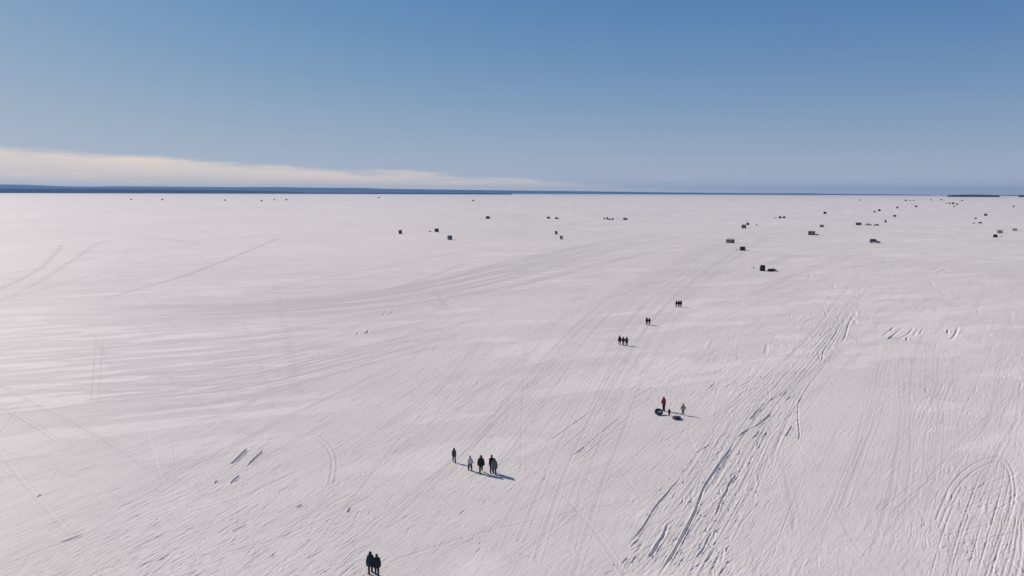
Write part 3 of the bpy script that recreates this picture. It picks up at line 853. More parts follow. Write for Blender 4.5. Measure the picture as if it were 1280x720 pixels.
person(851.0, 384.2, 1.78, 180, 'tallest person of the farthest trio of walkers, in dark coat on the right', (.014, .013, .018), (.02, .02, .028), hat=(.014, .013, .016), hem=.70, puff=.045, legs=(6, -8), res=.028, group=PG)

# ------------------------------------------------------------------ tube and sled
def torus_mesh(Rm, r, flat=1.0, n=40, m=16):
    u = np.linspace(0, 2 * np.pi, n, endpoint=False)[:, None]; v = np.linspace(0, 2 * np.pi, m, endpoint=False)[None, :]
    V = np.stack([(Rm + r * np.cos(v)) * np.cos(u), (Rm + r * np.cos(v)) * np.sin(u), r * np.sin(v) * flat + 0 * u], -1).reshape(-1, 3)
    idx = np.arange(n * m).reshape(n, m)
    Q = np.stack([idx, np.roll(idx, -1, 0), np.roll(np.roll(idx, -1, 0), -1, 1), np.roll(idx, -1, 1)], -1).reshape(-1, 4)
    return np_mesh(V, Q)


p = spot(823.2, 518.2)
t = empty('snow_tube', p)
tag(t, 'black inflatable snow tube tipped up on its edge at the feet of the red jacket', 'snow tube')
t.rotation_euler = (R(26), R(-10), R(14)); t.location.z += .38
obj('ring', torus_mesh(.40, .15), paint((.018, .018, .03), .4, .2, 6, 'tube vinyl'), t)
bm = bmesh.new(); bmesh.ops.create_cone(bm, cap_ends=True, segments=32, radius1=.29, radius2=.27, depth=.06)
bmesh.ops.transform(bm, matrix=Matrix.Translation((0, 0, -.02)), verts=bm.verts)
obj('seat', from_bm(bm), paint((.45, .44, .46), .6, .15, 6, 'pale seat fabric'), t)
for sd in (-1, 1): obj('handle', tube([(sd * .50, -.10, .12), (sd * .56, -.06, .17), (sd * .56, .06, .17), (sd * .50, .10, .12)], .016), BLACKP, t)

p = spot(845.8, 523.6)
t = empty('snow_tube', p, R(25))
tag(t, 'dark inflatable snow tube with purple cover lying flat on the snow before the pink coat', 'snow tube')
o = obj('ring', torus_mesh(.40, .16, .9), paint((.02, .02, .035), .4, .2, 6, 'tube vinyl'), t); o.location.z = .14
bm = bmesh.new(); bmesh.ops.create_uvsphere(bm, u_segments=28, v_segments=10, radius=1)
bmesh.ops.transform(bm, matrix=Matrix.Translation((0.04, .05, .20)) @ Matrix.Diagonal((.44, .40, .12, 1)), verts=bm.verts)
obj('cover', from_bm(bm, True), paint((.06, .02, .055), .7, .3, 6, 'purple cover'), t)
for sd in (-1, 1): obj('handle', tube([(sd * .50, -.10, .2), (sd * .55, -.05, .27), (sd * .55, .05, .27), (sd * .50, .10, .2)], .016), BLACKP, t)
a = spot(837.0, 519.6); b_ = spot(843.2, 521.8)
cord = obj('tow_cord', tube([(a.x, a.y, a.z + .34), (a.x * .6 + b_.x * .4, a.y * .6 + b_.y * .4, a.z + .16), (a.x * .25 + b_.x * .75, a.y * .25 + b_.y * .75, a.z + .12), (b_.x, b_.y, b_.z + .16)], .012), paint((.05, .045, .05), .8, name='cord'))
tag(cord, 'thin dark tow cord from the toddler to the purple covered tube', 'cord')


# ------------------------------------------------------------------ huts, tents, machines out on the ice
def place(px, py, turn=0):
    p = spot(px, py)
    if p.y > 900: p.z = gz(p.x, p.y)
    return p, -math.atan2(p.x, p.y) + R(turn)


def metres(px, py, n):
    return n * gp(px, py)[1] / FOC


HG = 'ice fishing huts standing on the frozen lake'
TG = 'pop up ice fishing tents on the frozen lake'
SG = 'snowmobiles parked on the frozen lake'
VG = 'vehicles parked on the frozen lake'


def hut(px, py, wpx, hpx, label, wall=(.06, .055, .06), roof=(.10, .10, .11), style='shed', door=(.03, .03, .035), window=True, turn=8, depth=None, door_at=-.15, fine=True, pipe=False, trim=None):
    if max(wall) > .05: wall = tuple(min(.5, q * 1.6) for q in wall); roof = tuple(min(.55, q * 1.4) for q in roof)
    w, h = metres(px, py, wpx), metres(px, py, hpx)
    d = depth or min(3.2, max(1.5, w * .75))
    w = max(1.2, w - d * math.sin(abs(R(turn))) * .7)
    p, rz = place(px, py, turn)
    t = empty('ice_hut', p, rz); tag(t, label, 'ice hut', HG)
    c = Vector((0, d * .5, 0))                           # front wall stands on the surveyed spot
    for sx_ in (-.34, .34):
        m_ = box((sx_ * w, d * .5, .06), (.10, d + .3, .12), .02); obj('skid', m_, WOOD, t)
    eav = h * (.80 if style in ('gable', 'hip', 'arch') else .88)
    if style == 'shed':
        prof = [(0, .12), (d, .12), (d, eav - .10), (0, h - .10)]
        me = loft([[(-w / 2, y, z) for y, z in prof], [(w / 2, y, z) for y, z in prof]])
    elif style == 'gable':
        prof = [(-w / 2, .12), (w / 2, .12), (w / 2, eav - .05), (0, h - .09), (-w / 2, eav - .05)]
        me = loft([[(x, 0, z) for x, z in prof], [(x, d, z) for x, z in prof]])
    else:
        me = box((0, d / 2, (.12 + eav - .06) / 2), (w, d, eav - .18), .02)
    obj('wall', me, boards(wall), t)
    rm = paint(roof, .7, .3, 2.5, 'roofing')
    if style == 'shed':
        pr = [(-.14, h - .10 + .02), (d + .14, eav - .10 - .03), (d + .14, eav - .03), (-.14, h)]
        ro = loft([[(-w / 2 - .1, y, z) for y, z in pr], [(w / 2 + .1, y, z) for y, z in pr]])
    elif style == 'gable':
        pr = [(-w / 2 - .14, eav - .13), (0, h - .085), (w / 2 + .14, eav - .13), (w / 2 + .14, eav - .05), (0, h), (-w / 2 - .14, eav - .05)]
        ro = loft([[(x, -.12, z) for x, z in pr], [(x, d + .12, z) for x, z in pr]])
    elif style == 'hip':
        e = eav - .06; k = .26 * w
        ro = loft([[(-w / 2 - .1, -.1, e), (w / 2 + .1, -.1, e), (w / 2 + .1, d + .1, e), (-w / 2 - .1, d + .1, e)], [(-w / 2 - .1, -.1, e + .08), (w / 2 + .1, -.1, e + .08), (w / 2 + .1, d + .1, e + .08), (-w / 2 - .1, d + .1, e + .08)],
                   [(-w / 2 + k, d * .35, h), (w / 2 - k, d * .35, h), (w / 2 - k, d * .65, h), (-w / 2 + k, d * .65, h)]])
    elif style == 'arch':
        pr = [((w / 2 + .06) * math.cos(a), eav - .06 + (h - eav + .06) * math.sin(a)) for a in np.linspace(math.pi, 0, 13)]
        ro = loft([[(x, -.08, z) for x, z in pr], [(x, d + .08, z) for x, z in pr]])
    else:
        ro = box((0, d / 2, eav - .06 + (h - eav + .06) / 2), (w + .22, d + .22, h - eav + .06), .03)
    obj('roof', ro, rm, t)
    dw, dh = min(.8, w * .32), min(1.85, eav - .35); dx = door_at * w
    dm = paint(door, .6, .2, 4, 'door paint')
    dd = obj('door', box((dx, -.022, .2 + dh / 2), (dw, .04, dh), .008), dm, t)
    obj('handle', box((dx + dw * .36, -.055, .2 + dh * .5), (.035, .03, .14), .006), STEEL, dd)
    if window and w > 1.5:
        wx = (.28 if door_at <= 0 else -.28) * w; ws = min(.6, w * .24)
        fr = paint(trim or tuple(min(.7, q * 2 + .08) for q in wall), .6, .2, 5, 'trim paint')
        bm = bmesh.new()
        for s_ in (-1, 1):
            add_box(bm, (wx + s_ * (ws / 2 + .03), -.018, eav * .62), (.06, .036, ws * .8 + .12)); add_box(bm, (wx, -.016, eav * .62 + s_ * (ws * .4 + .03)), (ws - .002, .032, .058))
        wn = obj('window', box((wx, -.006, eav * .62), (ws, .012, ws * .8)), GLASS, t)
        obj('frame', from_bm(bm), fr, wn)
    if pipe: obj('stovepipe', tube([(w * .3, d * .6, eav - .2), (w * .3, d * .6, h + .55)], .07, 12), paint((.05, .05, .05), .5, name='pipe'), t)
    return t


def tent(px, py, wpx, hpx, label, rgb, rgb2=None, turn=12, roof=None, square=False):
    """hub shelter: four panels pulled out at their middles, and a low peaked top"""
    w, h = metres(px, py, wpx), metres(px, py, hpx)
    p, rz = place(px, py, turn)
    t = empty('ice_tent', p, rz); tag(t, label, 'ice tent', TG)
    n = 24; secs = []
    prof = [(0, 1.12), (.05, 1.06), (.25, .97), (.48, .98), (.72, .93), (.90, .90)] if square else [(0, 1.0), (.05, .985), (.25, .97), (.48, 1.0), (.68, .93), (.80, .86)]
    def ring(z, k, bul):
        out = []
        for i in range(n):
            a = 2 * math.pi * (i + .5) / n; c, s = math.cos(a), math.sin(a)
            q = 1 / max(abs(c), abs(s)); mid = 1 - (min(abs(c), abs(s)) / max(abs(c), abs(s)))
            rr = q * .5 * w * k * (.92 + .10 * bul * mid)
            out.append((rr * c, rr * s + w * .5, z))
        return out
    secs = [ring(z * h, k, math.sin(math.pi * min(1, z / .85))) for z, k in prof]
    m1 = paint(rgb, .75, .25, 3, 'tent fabric', bump=.25)
    obj('wall', loft(secs, smooth=False), m1, t)
    top = [ring(.90 * h + .004, .905, .4), ring(.95 * h, .80, .3), ring(.985 * h, .4, .2), ring(h, .06, 0)] if square else [ring(.80 * h + .004, .865, .5), ring(.9 * h, .62, .35), ring(.97 * h, .3, .2), ring(h, .06, 0)]
    obj('roof', loft(top), paint(roof or tuple(q * 1.4 for q in rgb), .7, .25, 3, 'tent roof fabric', bump=.25), t)
    m2 = paint(rgb2 or tuple(q * .6 for q in rgb), .75, .2, 4, 'tent panel')
    def lean(z): return -.5 * w * (.10 * math.sin(math.pi * min(1, z / h / .85)) * .75) + .5 * w - .46 * w - .5 * w * .97 + .46 * w
    bm = bmesh.new()
    pts = []
    for z, k in prof[:5]:
        bul = math.sin(math.pi * min(1, z / .85)); y = w * .5 - .5 * w * k * (.92 + .10 * bul) - .012
        pts.append((y, max(z * h, .03)))
    secs = [[(-w * .2, y, z), (w * .12, y + .004, z), (w * .12, y + .06, z), (-w * .2, y + .06, z)] for y, z in pts]
    obj('door', loft(secs), m2, t)
    z = .55 * h; y = w * .5 - .5 * w * .98 * (.92 + .10 * .9) - .02
    obj('window', box((w * .28, y + .05, z), (w * .16, .05, h * .14), .01), paint((.25, .26, .28), .25, .1, 4, 'clear vinyl'), t)
    return t


def snowmobile(px, py, label, rgb=(.02, .018, .025), turn=0, k=1.0, sled=False):
    p, rz = place(px, py, turn)
    t = empty('snowmobile', p, rz); t.scale = (k, k, k); tag(t, label, 'snowmobile', SG)
    bp_ = paint(rgb, .35, .2, 3, 'cowl paint')
    def sec(x, w, z0, z1): return [(x, -w * .8, z0), (x, w * .8, z0), (x, w, (z0 + z1) * .5), (x, w * .6, z1), (x, -w * .6, z1), (x, -w, (z0 + z1) * .5)]
    obj('hood', loft([sec(.0, .36, .32, .78), sec(.35, .42, .26, .86), sec(.8, .38, .24, .72), sec(1.15, .24, .28, .52), sec(1.3, .1, .34, .42)]), bp_, t)
    obj('tunnel', loft([sec(-1.45, .22, .42, .56), sec(-.9, .24, .38, .60), sec(.02, .26, .34, .66)]), paint((.03, .03, .034), .5, name='tunnel'), t)
    obj('seat', loft([sec(-1.25, .16, .565, .72), sec(-1.0, .2, .605, .86), sec(-.4, .19, .63, .80), sec(-.02, .15, .67, .84)]), paint((.015, .015, .017), .55, .2, 12, 'seat vinyl', bump=.2), t)
    bm = bmesh.new(); prof = [(-1.5, .22), (-1.4, .06), (.15, .02), (.5, .2), (.4, .33), (-1.4, .38)]
    obj('track', loft([[(x, -.19, z) for x, z in prof], [(x, .19, z) for x, z in prof]], bevel=.02), RUBBER, t)
    obj('windshield', loft([[(.3, -.3, .84), (.3, .3, .84), (.34, .3, .83), (.34, -.3, .83)], [(.02, -.24, 1.2), (.02, .24, 1.2), (.05, .24, 1.2), (.05, -.24, 1.2)]]), paint((.05, .05, .06), .15, name='tinted screen'), t)
    obj('handlebar', tube([(-.12, -.36, 1.0), (.0, -.12, 1.03), (.0, .12, 1.03), (-.12, .36, 1.0)], .022), BLACKP, t)
    for sd in (-1, 1):
        s_ = obj('ski', loft([[(x, sd * .48 - .07, z), (x, sd * .48 + .07, z), (x, sd * .48 + .07, z + .035), (x, sd * .48 - .07, z + .035)] for x, z in ((.45, .06), (.55, .015), (1.2, .015), (1.45, .09), (1.58, .2))]), paint((.05, .05, .055), .5, name='ski'), t)
        obj('spindle', tube([(.9, sd * .48, .04), (.86, sd * .32, .36)], .03), STEEL, s_)
    obj('headlight', box((1.13, 0, .55), (.06, .26, .08), .02, ry=R(35)), paint((.6, .6, .58), .2, .1, 4, 'lamp glass'), t)
    return t


def car(px, py, label, rgb, length, height, turn=0, style='wagon', roofc=None):
    p, rz = place(px, py, turn)
    t = empty('parked_car', p, rz); tag(t, label, 'car', VG)
    L = length; H = height; hw = .92; b0 = .36; belt = H * .56
    body = paint(rgb, .55, .2, 2, 'car paint'); body.node_tree.nodes['Principled BSDF'].inputs['Specular IOR Level'].default_value = .2
    prof = [(-L * .5, b0), (L * .5, b0), (L * .5, belt * .80), (L * .46, belt * .92), (L * .22, belt), (-L * .48, belt), (-L * .5, belt * .85)]
    secs = []
    for y, k in ((-hw, .0), (-hw + .05, 1), (hw - .05, 1), (hw, 0)):
        secs.append([(x * (.985 if not k else 1), y, z if k else b0 + (z - b0) * .97 + .01) for x, z in prof])
    obj('body', loft(secs), body, t)
    if style == 'wagon': a = [(-L * .48, belt), (L * .20, belt), (L * .06, H), (-L * .43, H)]
    elif style == 'pickup': a = [(-L * .10, belt), (L * .22, belt), (L * .12, H), (-L * .06, H)]
    else: a = [(-L * .40, belt), (L * .20, belt), (L * .05, H), (-L * .24, H)]
    cb = loft([[(x, -hw + .06, z) for x, z in a[:2]] + [(x, -hw + .2, z) for x, z in a[2:]], [(x, hw - .06, z) for x, z in a[:2]] + [(x, hw - .2, z) for x, z in a[2:]]])
    obj('cabin', cb, body, t)
    obj('roof', box(((a[2][0] + a[3][0]) / 2, 0, H + .015), (abs(a[2][0] - a[3][0]) - .1, 2 * hw - .5, .04), .015), paint(roofc or rgb, .4, .15, 2, 'roof paint'), t)
    for sd in (-1, 1):
        x0, x1, x2, x3 = a[0][0] + .16, a[1][0] - .18, a[2][0] - .08, a[3][0] + .10; z0, z1 = belt + .06, H - .10
        q0, q1 = hw - .06 - .14 * .06 / (H - belt), hw - .2 + .14 * .10 / (H - belt)
        obj('window', loft([[(x0, sd * (q0 - .01), z0), (x1, sd * (q0 - .01), z0), (x2, sd * (q1 - .01), z1), (x3, sd * (q1 - .01), z1)], [(x0, sd * (q0 + .012), z0), (x1, sd * (q0 + .012), z0), (x2, sd * (q1 + .012), z1), (x3, sd * (q1 + .012), z1)]]), GLASS, t)
    for nm, (xa, xb) in (('windscreen', (a[1][0], a[2][0])), ('rear_window', (a[0][0], a[3][0]))):
        f = lambda z: xa + (xb - xa) * (z - belt) / (H - belt)
        e = .015 if nm == 'windscreen' else -.015
        z0, z1 = belt + .07, H - .09
        obj(nm, loft([[(f(z0) - e, -.66, z0), (f(z0) - e, .66, z0), (f(z1) - e, .58, z1), (f(z1) - e, -.58, z1)], [(f(z0) + e, -.66, z0), (f(z0) + e, .66, z0), (f(z1) + e, .58, z1), (f(z1) + e, -.58, z1)]]), GLASS, t)
    for sx_ in (-.31, .32):
        for sd in (-1, 1):
            bm = bmesh.new(); bmesh.ops.create_cone(bm, cap_ends=True, segments=24, radius1=.36, radius2=.36, depth=.24)
            bmesh.ops.transform(bm, matrix=Matrix.Translation((sx_ * L, sd * (hw - .08), .36)) @ Matrix.Rotation(R(90), 4, 'X'), verts=bm.verts)
            wh = obj('wheel', from_bm(bm), RUBBER, t)
            bm = bmesh.new(); bmesh.ops.create_cone(bm, cap_ends=True, segments=18, radius1=.2, radius2=.2, depth=.03)
            bmesh.ops.transform(bm, matrix=Matrix.Translation((sx_ * L, sd * (hw + .052), .36)) @ Matrix.Rotation(R(90), 4, 'X'), verts=bm.verts)
            obj('rim', from_bm(bm), STEEL, wh)
    for sd in (-1, 1):
        obj('headlight', box((L * .5 + .004, sd * .66, belt * .72), (.03, .3, .13), .01), paint((.6, .6, .58), .2, .1, 4, 'lamp glass'), t)
        obj('tail_light', box((-L * .5 - .004, sd * .74, belt * .76), (.03, .2, .14), .01), paint((.25, .01, .01), .3, .1, 4, 'red lens'), t)
    obj('bumper', box((L * .5 + .03, 0, b0 + .12), (.12, 1.7, .2), .03), BLACKP, t); obj('bumper', box((-L * .5 - .03, 0, b0 + .12), (.12, 1.7, .2), .03), BLACKP, t)
    return t


def bucket(px, py, label, rgb, k=1.0):
    p, rz = place(px, py)
    t = empty('bucket', p, rz); t.scale = (k, k, k); tag(t, label, 'bucket', 'buckets on the frozen lake')
    secs = [[(r * math.cos(a), r * math.sin(a), z) for a in np.linspace(0, 2 * math.pi, 20, endpoint=False)] for r, z in ((.13, 0), (.155, .36), (.165, .36), (.165, .40), (.145, .40), (.12, .03))]
    obj('pail', loft(secs), paint(rgb, .5, .15, 6, 'pail plastic'), t)
    obj('handle', tube([(.17 * math.cos(a), .04, .38 + .17 * math.sin(a)) for a in np.linspace(0, math.pi, 9)], .008), STEEL, t)
    return t


# nearest camp
tent(953.6, 338.8, 6.6, 7.4, 'dark blue square pop up tent beside the nearest snowmobile', (.010, .014, .035), (.012, .011, .018), turn=10, roof=(.012, .016, .03), square=True)
snowmobile(965.6, 339.4, 'black snowmobile parked right of the dark blue pop up tent', turn=14, k=1.25)
bucket(941.8, 335.6, 'small grey bucket standing left of the dark blue pop up tent', (.12, .11, .11), 1.3)
hut(912.5, 303.8, 10.2, 5.4, 'wide grey ice hut with sloped sides of its pale hipped roof', (.16, .145, .165), (.30, .29, .29), 'hip', (.04, .035, .04), turn=-6, depth=2.6, door_at=.36)
tent(928.6, 313.2, 7.0, 4.9, 'low dark plum pop up tent in front of the grey hip roofed hut', (.022, .018, .03), (.012, .01, .016), turn=8, roof=(.05, .045, .06), square=True)
bucket(920.5, 312.7, 'small black bucket standing left of the low plum pop up tent', (.025, .02, .025), 1.4)
car(1093.4, 303.9, 'pale grey station wagon parked on the snow with dark windows', (.22, .21, .23), 5.7, 2.35, turn=6, roofc=(.36, .35, .36))
hut(1014.0, 293.9, 8.0, 4.9, 'brown ice hut with pale panels and a dark snowmobile at its right side', (.085, .06, .08), (.14, .12, .14), 'flat', (.20, .18, .20), turn=-10, door_at=.1, depth=2.4, trim=(.3, .28, .3))
snowmobile(1021.3, 293.9, 'dark snowmobile tucked against the right side of the brown ice hut', turn=-8, k=.85)
hut(1026.4, 284.0, 4.6, 3.1, 'small grey hut with dark right side behind the brown ice hut', (.14, .13, .14), (.16, .15, .16), 'shed', (.02, .02, .022), turn=-22, door_at=.3)
hut(929.8, 285.4, 5.4, 4.5, 'tall dark hut with a pale door, front one of two behind the hip roofed hut', (.07, .065, .08), (.09, .085, .1), 'flat', (.30, .28, .31), window=False, turn=3, door_at=0)
hut(934.9, 281.3, 3.6, 3.2, 'small mid grey hut close behind the tall dark hut with pale door', (.12, .11, .12), (.16, .15, .16), 'gable', (.06, .06, .06), turn=12)
snowmobile(945.7, 281.9, 'lone black snowmobile seen end on, right of the hut with the pale door', turn=78, k=1.1)
snowmobile(969.3, 272.9, 'dark snowmobile parked left of two small black tents', turn=4, k=.95)
tent(975.4, 272.9, 3.1, 2.7, 'small black tent, left one of a close pair in the middle distance', (.02, .016, .022))
tent(979.7, 272.9, 2.8, 2.7, 'small black tent, right one of a close pair in the middle distance', (.016, .014, .018), turn=-14)
hut(1073.3, 281.4, 6.4, 3.2, 'long dark hut standing left of two parked vehicles', (.075, .07, .08), (.14, .13, .14), 'shed', (.03, .025, .03), turn=8)
car(1085.6, 281.9, 'grey pickup truck parked between the long dark hut and a black car', (.13, .12, .14), 5.2, 1.9, turn=176, style='pickup')
car(1095.3, 282.2, 'black saloon car, rightmost of the row beside the long dark hut', (.025, .022, .03), 4.6, 1.6, turn=172, style='sedan')
hut(1106.9, 278.3, 2.2, 3.5, 'narrow tall grey hut behind the black saloon car', (.14, .13, .14), (.18, .17, .18), 'shed', (.08, .075, .08), window=False, turn=6)
tent(1093.4, 265.5, 2.6, 1.8, 'low grey tent beside a darker tent, far beyond the grey pickup', (.05, .045, .05))
tent(1099.5, 264.0, 2.9, 2.6, 'dark tent beside a low grey tent, far beyond the grey pickup', (.02, .018, .02))
hut(1118.4, 271.0, 3.3, 2.2, 'low black hut standing alone beyond the narrow grey hut', (.025, .022, .028), (.03, .03, .03), 'flat', turn=5)
hut(1121.6, 260.4, 2.2, 2.4, 'small dark hut far beyond the low black hut on the right', (.035, .03, .035), (.05, .05, .05), 'gable', turn=-5, window=False)
hut(1031.2, 267.5, 3.3, 2.8, 'lone dark hut far out above the brown ice hut', (.028, .024, .03), (.045, .04, .045), 'arch', turn=7)
hut(1145.4, 259.0, 2.7, 2.1, 'small hut with dark left half, far out right of centre', (.06, .055, .06), (.09, .085, .09), 'shed', (.02, .02, .02), turn=24, door_at=-.3)
tent(1132.6, 251.0, 3.4, 1.4, 'wide low tent near the horizon, left of two faint specks', (.04, .038, .042))
tent(1138.0, 250.9, 2.0, 1.0, 'faint low tent near the horizon, left one of two specks', (.07, .065, .075))
tent(1142.1, 250.9, 2.0, 1.0, 'faint low tent near the horizon, right one of two specks', (.06, .055, .065), turn=-10)
car(1183.6, 254.6, 'long dark van in the far cluster below the island, leftmost', (.06, .05, .06), 6.5, 2.1, turn=5)
hut(1187.0, 254.9, 2.2, 1.5, 'dark flat hut right of the long van in the far cluster below the island', (.05, .045, .05), (.07, .065, .07), 'flat', turn=-6, window=False)
tent(1191.6, 255.0, 2.6, 2.2, 'peaked dark tent in the middle of the far cluster below the island', (.035, .03, .035))
hut(1196.4, 255.9, 2.7, 1.5, 'black flat hut, rightmost of the far cluster below the island', (.02, .018, .022), (.025, .025, .025), 'flat', turn=8, window=False)
hut(1192.6, 258.8, 1.5, 1.9, 'narrow grey hut just in front of the far cluster below the island', (.08, .075, .08), (.1, .1, .1), 'shed', turn=8, window=False)
tent(1203.0, 251.0, 2.2, 1.2, 'faint grey tent straight below the island, behind the far cluster', (.07, .065, .07))
hut(1176.6, 250.3, 3.0, 1.1, 'faint grey hut near the horizon, just left of the island', (.09, .085, .09), (.12, .12, .12), 'flat', turn=4, window=False)
tent(1163.6, 250.3, 2.2, 1.0, 'faint pale tent near the horizon, well left of the island', (.12, .115, .12))
snowmobile(1217.4, 279.4, 'black snowmobile on the right, left of a parked black car', turn=10, k=1.0)
car(1224.8, 279.4, 'small black car parked right of a snowmobile near the right edge', (.018, .016, .02), 3.6, 1.6, turn=168, style='sedan')
hut(1219.7, 274.0, 2.1, 1.9, 'small plum hut behind the black snowmobile on the right', (.06, .045, .07), (.07, .06, .08), 'shed', turn=8, window=False)
hut(1231.7, 269.8, 3.3, 2.7, 'dark arched hut behind the small black car near the right edge', (.025, .025, .024), (.035, .035, .035), 'arch', turn=-9, window=False)
hut(1267.0, 258.9, 2.1, 1.9, 'lone faint grey hut far out near the right edge', (.09, .085, .09), (.11, .11, .11), 'gable', turn=9, window=False)
hut(1249.8, 291.6, 6.4, 3.9, 'pale blue grey hut with a dark door near the right edge', (.30, .32, .37), (.36, .37, .40), 'shed', (.03, .035, .06), turn=5, door_at=0, window=False)
tent(1244.6, 296.8, 4.6, 4.0, 'black tent with a flared skirt in front of the pale blue grey hut', (.012, .010, .012), turn=14)
bucket(1252.1, 295.8, 'tall grey bucket right of the black tent near the right edge', (.14, .13, .15), 2.0)
hut(1268.2, 288.7, 5.0, 3.5, 'very pale grey hut, rightmost of all, near the right edge', (.36, .345, .35), (.42, .40, .40), 'arch', (.30, .29, .29), turn=-5, window=False)
# left and middle
hut(500.6, 292.4, 4.0, 4.8, 'tall black hut, leftmost of three on the left of the middle', (.018, .015, .018), (.03, .028, .03), 'shed', turn=9, door_at=.1, window=False)
hut(545.7, 290.0, 5.0, 4.2, 'dark hut with a pale pane, rear one of the pair left of the middle', (.04, .036, .036), (.05, .048, .048), 'flat', (.10, .095, .09), turn=-5, door_at=-.1, trim=(.2, .19, .18))
hut(562.0, 299.8, 5.8, 5.2, 'purple hut with paler lower boards, front one of the pair left of the middle', (.07, .06, .11), (.05, .045, .07), 'flat', (.22, .20, .27), turn=-8, door_at=-.2, window=True)
snowmobile(537.6, 289.6, 'low dark snowmobile left of the hut with the pale pane', turn=4, k=.7)
hut(609.4, 273.5, 4.8, 3.2, 'lone dark hut with a lighter upper corner in the middle distance', (.035, .032, .03), (.10, .095, .09), 'shed', turn=-14, pipe=False)
tent(685.9, 273.2, 3.9, 2.4, 'black peaked tent, left one of two above the brown sheds', (.014, .012, .014))
tent(695.1, 273.7, 3.6, 2.2, 'black peaked tent with a snowmobile at its right, above the brown sheds', (.016, .014, .016), turn=-12)
snowmobile(698.0, 273.9, 'dark snowmobile at the right of a black peaked tent', (.06, .05, .055), turn=3, k=.9)
hut(695.3, 293.1, 3.2, 4.2, 'narrow brown shed, rear one of a diagonal pair', (.10, .075, .08), (.09, .07, .075), 'flat', (.16, .12, .12), turn=4, door_at=0, window=False)
hut(701.5, 299.2, 3.4, 4.2, 'narrow plum shed with a pale door, front one of a diagonal pair', (.085, .06, .07), (.08, .06, .07), 'flat', (.42, .38, .38), turn=-6, door_at=0, window=False)
hut(755.5, 274.5, 1.4, 2.7, 'very narrow grey shed, leftmost of a row of four small shapes', (.07, .065, .065), (.08, .08, .08), 'shed', turn=3, window=False)
hut(758.9, 274.3, 2.3, 2.9, 'narrow grey shed, second of a row of four small shapes from its left', (.07, .062, .065), (.09, .085, .085), 'gable', turn=-5, window=False)
tent(762.1, 274.9, 3.0, 1.8, 'low peaked grey tent, third of a row of four small shapes', (.06, .055, .058))
hut(765.8, 274.9, 2.6, 2.1, 'low dark hut, rightmost of a row of four small shapes', (.05, .045, .05), (.06, .058, .06), 'flat', turn=7, window=False)
hut(781.6, 274.8, 4.9, 2.2, 'long low black hut standing alone right of the row of four', (.014, .012, .016), (.02, .02, .022), 'flat', turn=4, window=False)
# specks near the far shore
for (x, y, w, h, c, st, lb) in ((164, 249.8, 2.0, 1.2, .05, 'flat', 'tiny dark hut below the hills, leftmost speck on the ice'),
                                (203, 250.2, 2.2, 1.5, .09, 'shed', 'tiny brownish hut below the hills, second speck from the left'),
                                (281, 250.7, 2.1, 1.4, .07, 'gable', 'tiny grey hut below the hills, third speck from the left'),
                                (327, 251.7, 2.5, 1.3, .03, 'flat', 'tiny black hut below the hills, darkest and lowest of the left specks'),
                                (343, 250.2, 1.6, 1.6, .11, 'shed', 'tiny faint hut right of the darkest speck below the hills'),
                                (358, 250.4, 2.3, 1.7, .08, 'arch', 'tiny grey hut at the right end of the specks below the hills'),
                                (473.5, 247.6, 2.2, 1.2, .05, 'flat', 'tiny dark hut close under the far shore left of the middle'),
                                (591.5, 251.3, 3.0, 1.5, .14, 'gable', 'tiny pale grey hut under the far shore, above the lone dark hut'),
                                (1075, 250.6, 2.2, 1.1, .16, 'flat', 'tiny very pale hut near the horizon right of the middle')):
    hut(x, y, w, h, lb, (c, c * .92, c), (c * 1.3,) * 3, st, (c * .6,) * 3, window=False, turn=5)

# ------------------------------------------------------------------ air
HAZE = 2.9e-5
m = bpy.data.materials.new('haze'); m.use_nodes = True; nt = m.node_tree
for n in list(nt.nodes):
    if n.type != 'OUTPUT_MATERIAL': nt.nodes.remove(n)
pv = nt.nodes.new('ShaderNodeVolumePrincipled'); pv.inputs['Color'].default_value = (.31, .59, 1.0, 1); pv.inputs['Density'].default_value = HAZE
pv.inputs['Anisotropy'].default_value = .2
nt.links.new(pv.outputs['Volume'], nt.nodes['Material Output'].inputs['Volume'])
hz = obj('haze', box((0, 15500, 158), (90000, 38000, 322)), m)
hz['kind'] = 'stuff'

# ------------------------------------------------------------------ light
SUN_AZ, SUN_EL = -55.0, 34.0
sv = Vector((math.sin(R(SUN_AZ)) * math.cos(R(SUN_EL)), math.cos(R(SUN_AZ)) * math.cos(R(SUN_EL)), math.sin(R(SUN_EL))))
su = bpy.data.lights.new('sun', 'SUN'); su.energy = 3.9; su.angle = R(.5); su.color = (1, .86, .725)
so = bpy.data.objects.new('sun', su); so.rotation_euler = sv.to_track_quat('Z', 'Y').to_euler(); so.location = (0, 0, 60); col.objects.link(so)

w = bpy.data.worlds.new('World'); scene.world = w; w.use_nodes = True; nt = w.node_tree
bg = nt.nodes['Background']; bg.inputs['Strength'].default_value = .085
sk = nt.nodes.new('ShaderNodeTexSky'); sk.sky_type = 'NISHITA'; sk.sun_disc = False
sk.sun_elevation = R(SUN_EL); sk.sun_rotation = R(SUN_AZ); sk.altitude = 200; sk.air_density = 1.0; sk.dust_density = 1.0; sk.ozone_density = 1.5
N = nt.nodes.new; LK = nt.links.new


def math_node(op, a, b=None, c=None):
    n = N('ShaderNodeMath'); n.operation = op
    for i, v in enumerate((a, b, c)):
        if v is None: continue
        if isinstance(v, (int, float)): n.inputs[i].default_value = v
        else: LK(v, n.inputs[i])
    return n.outputs[0]


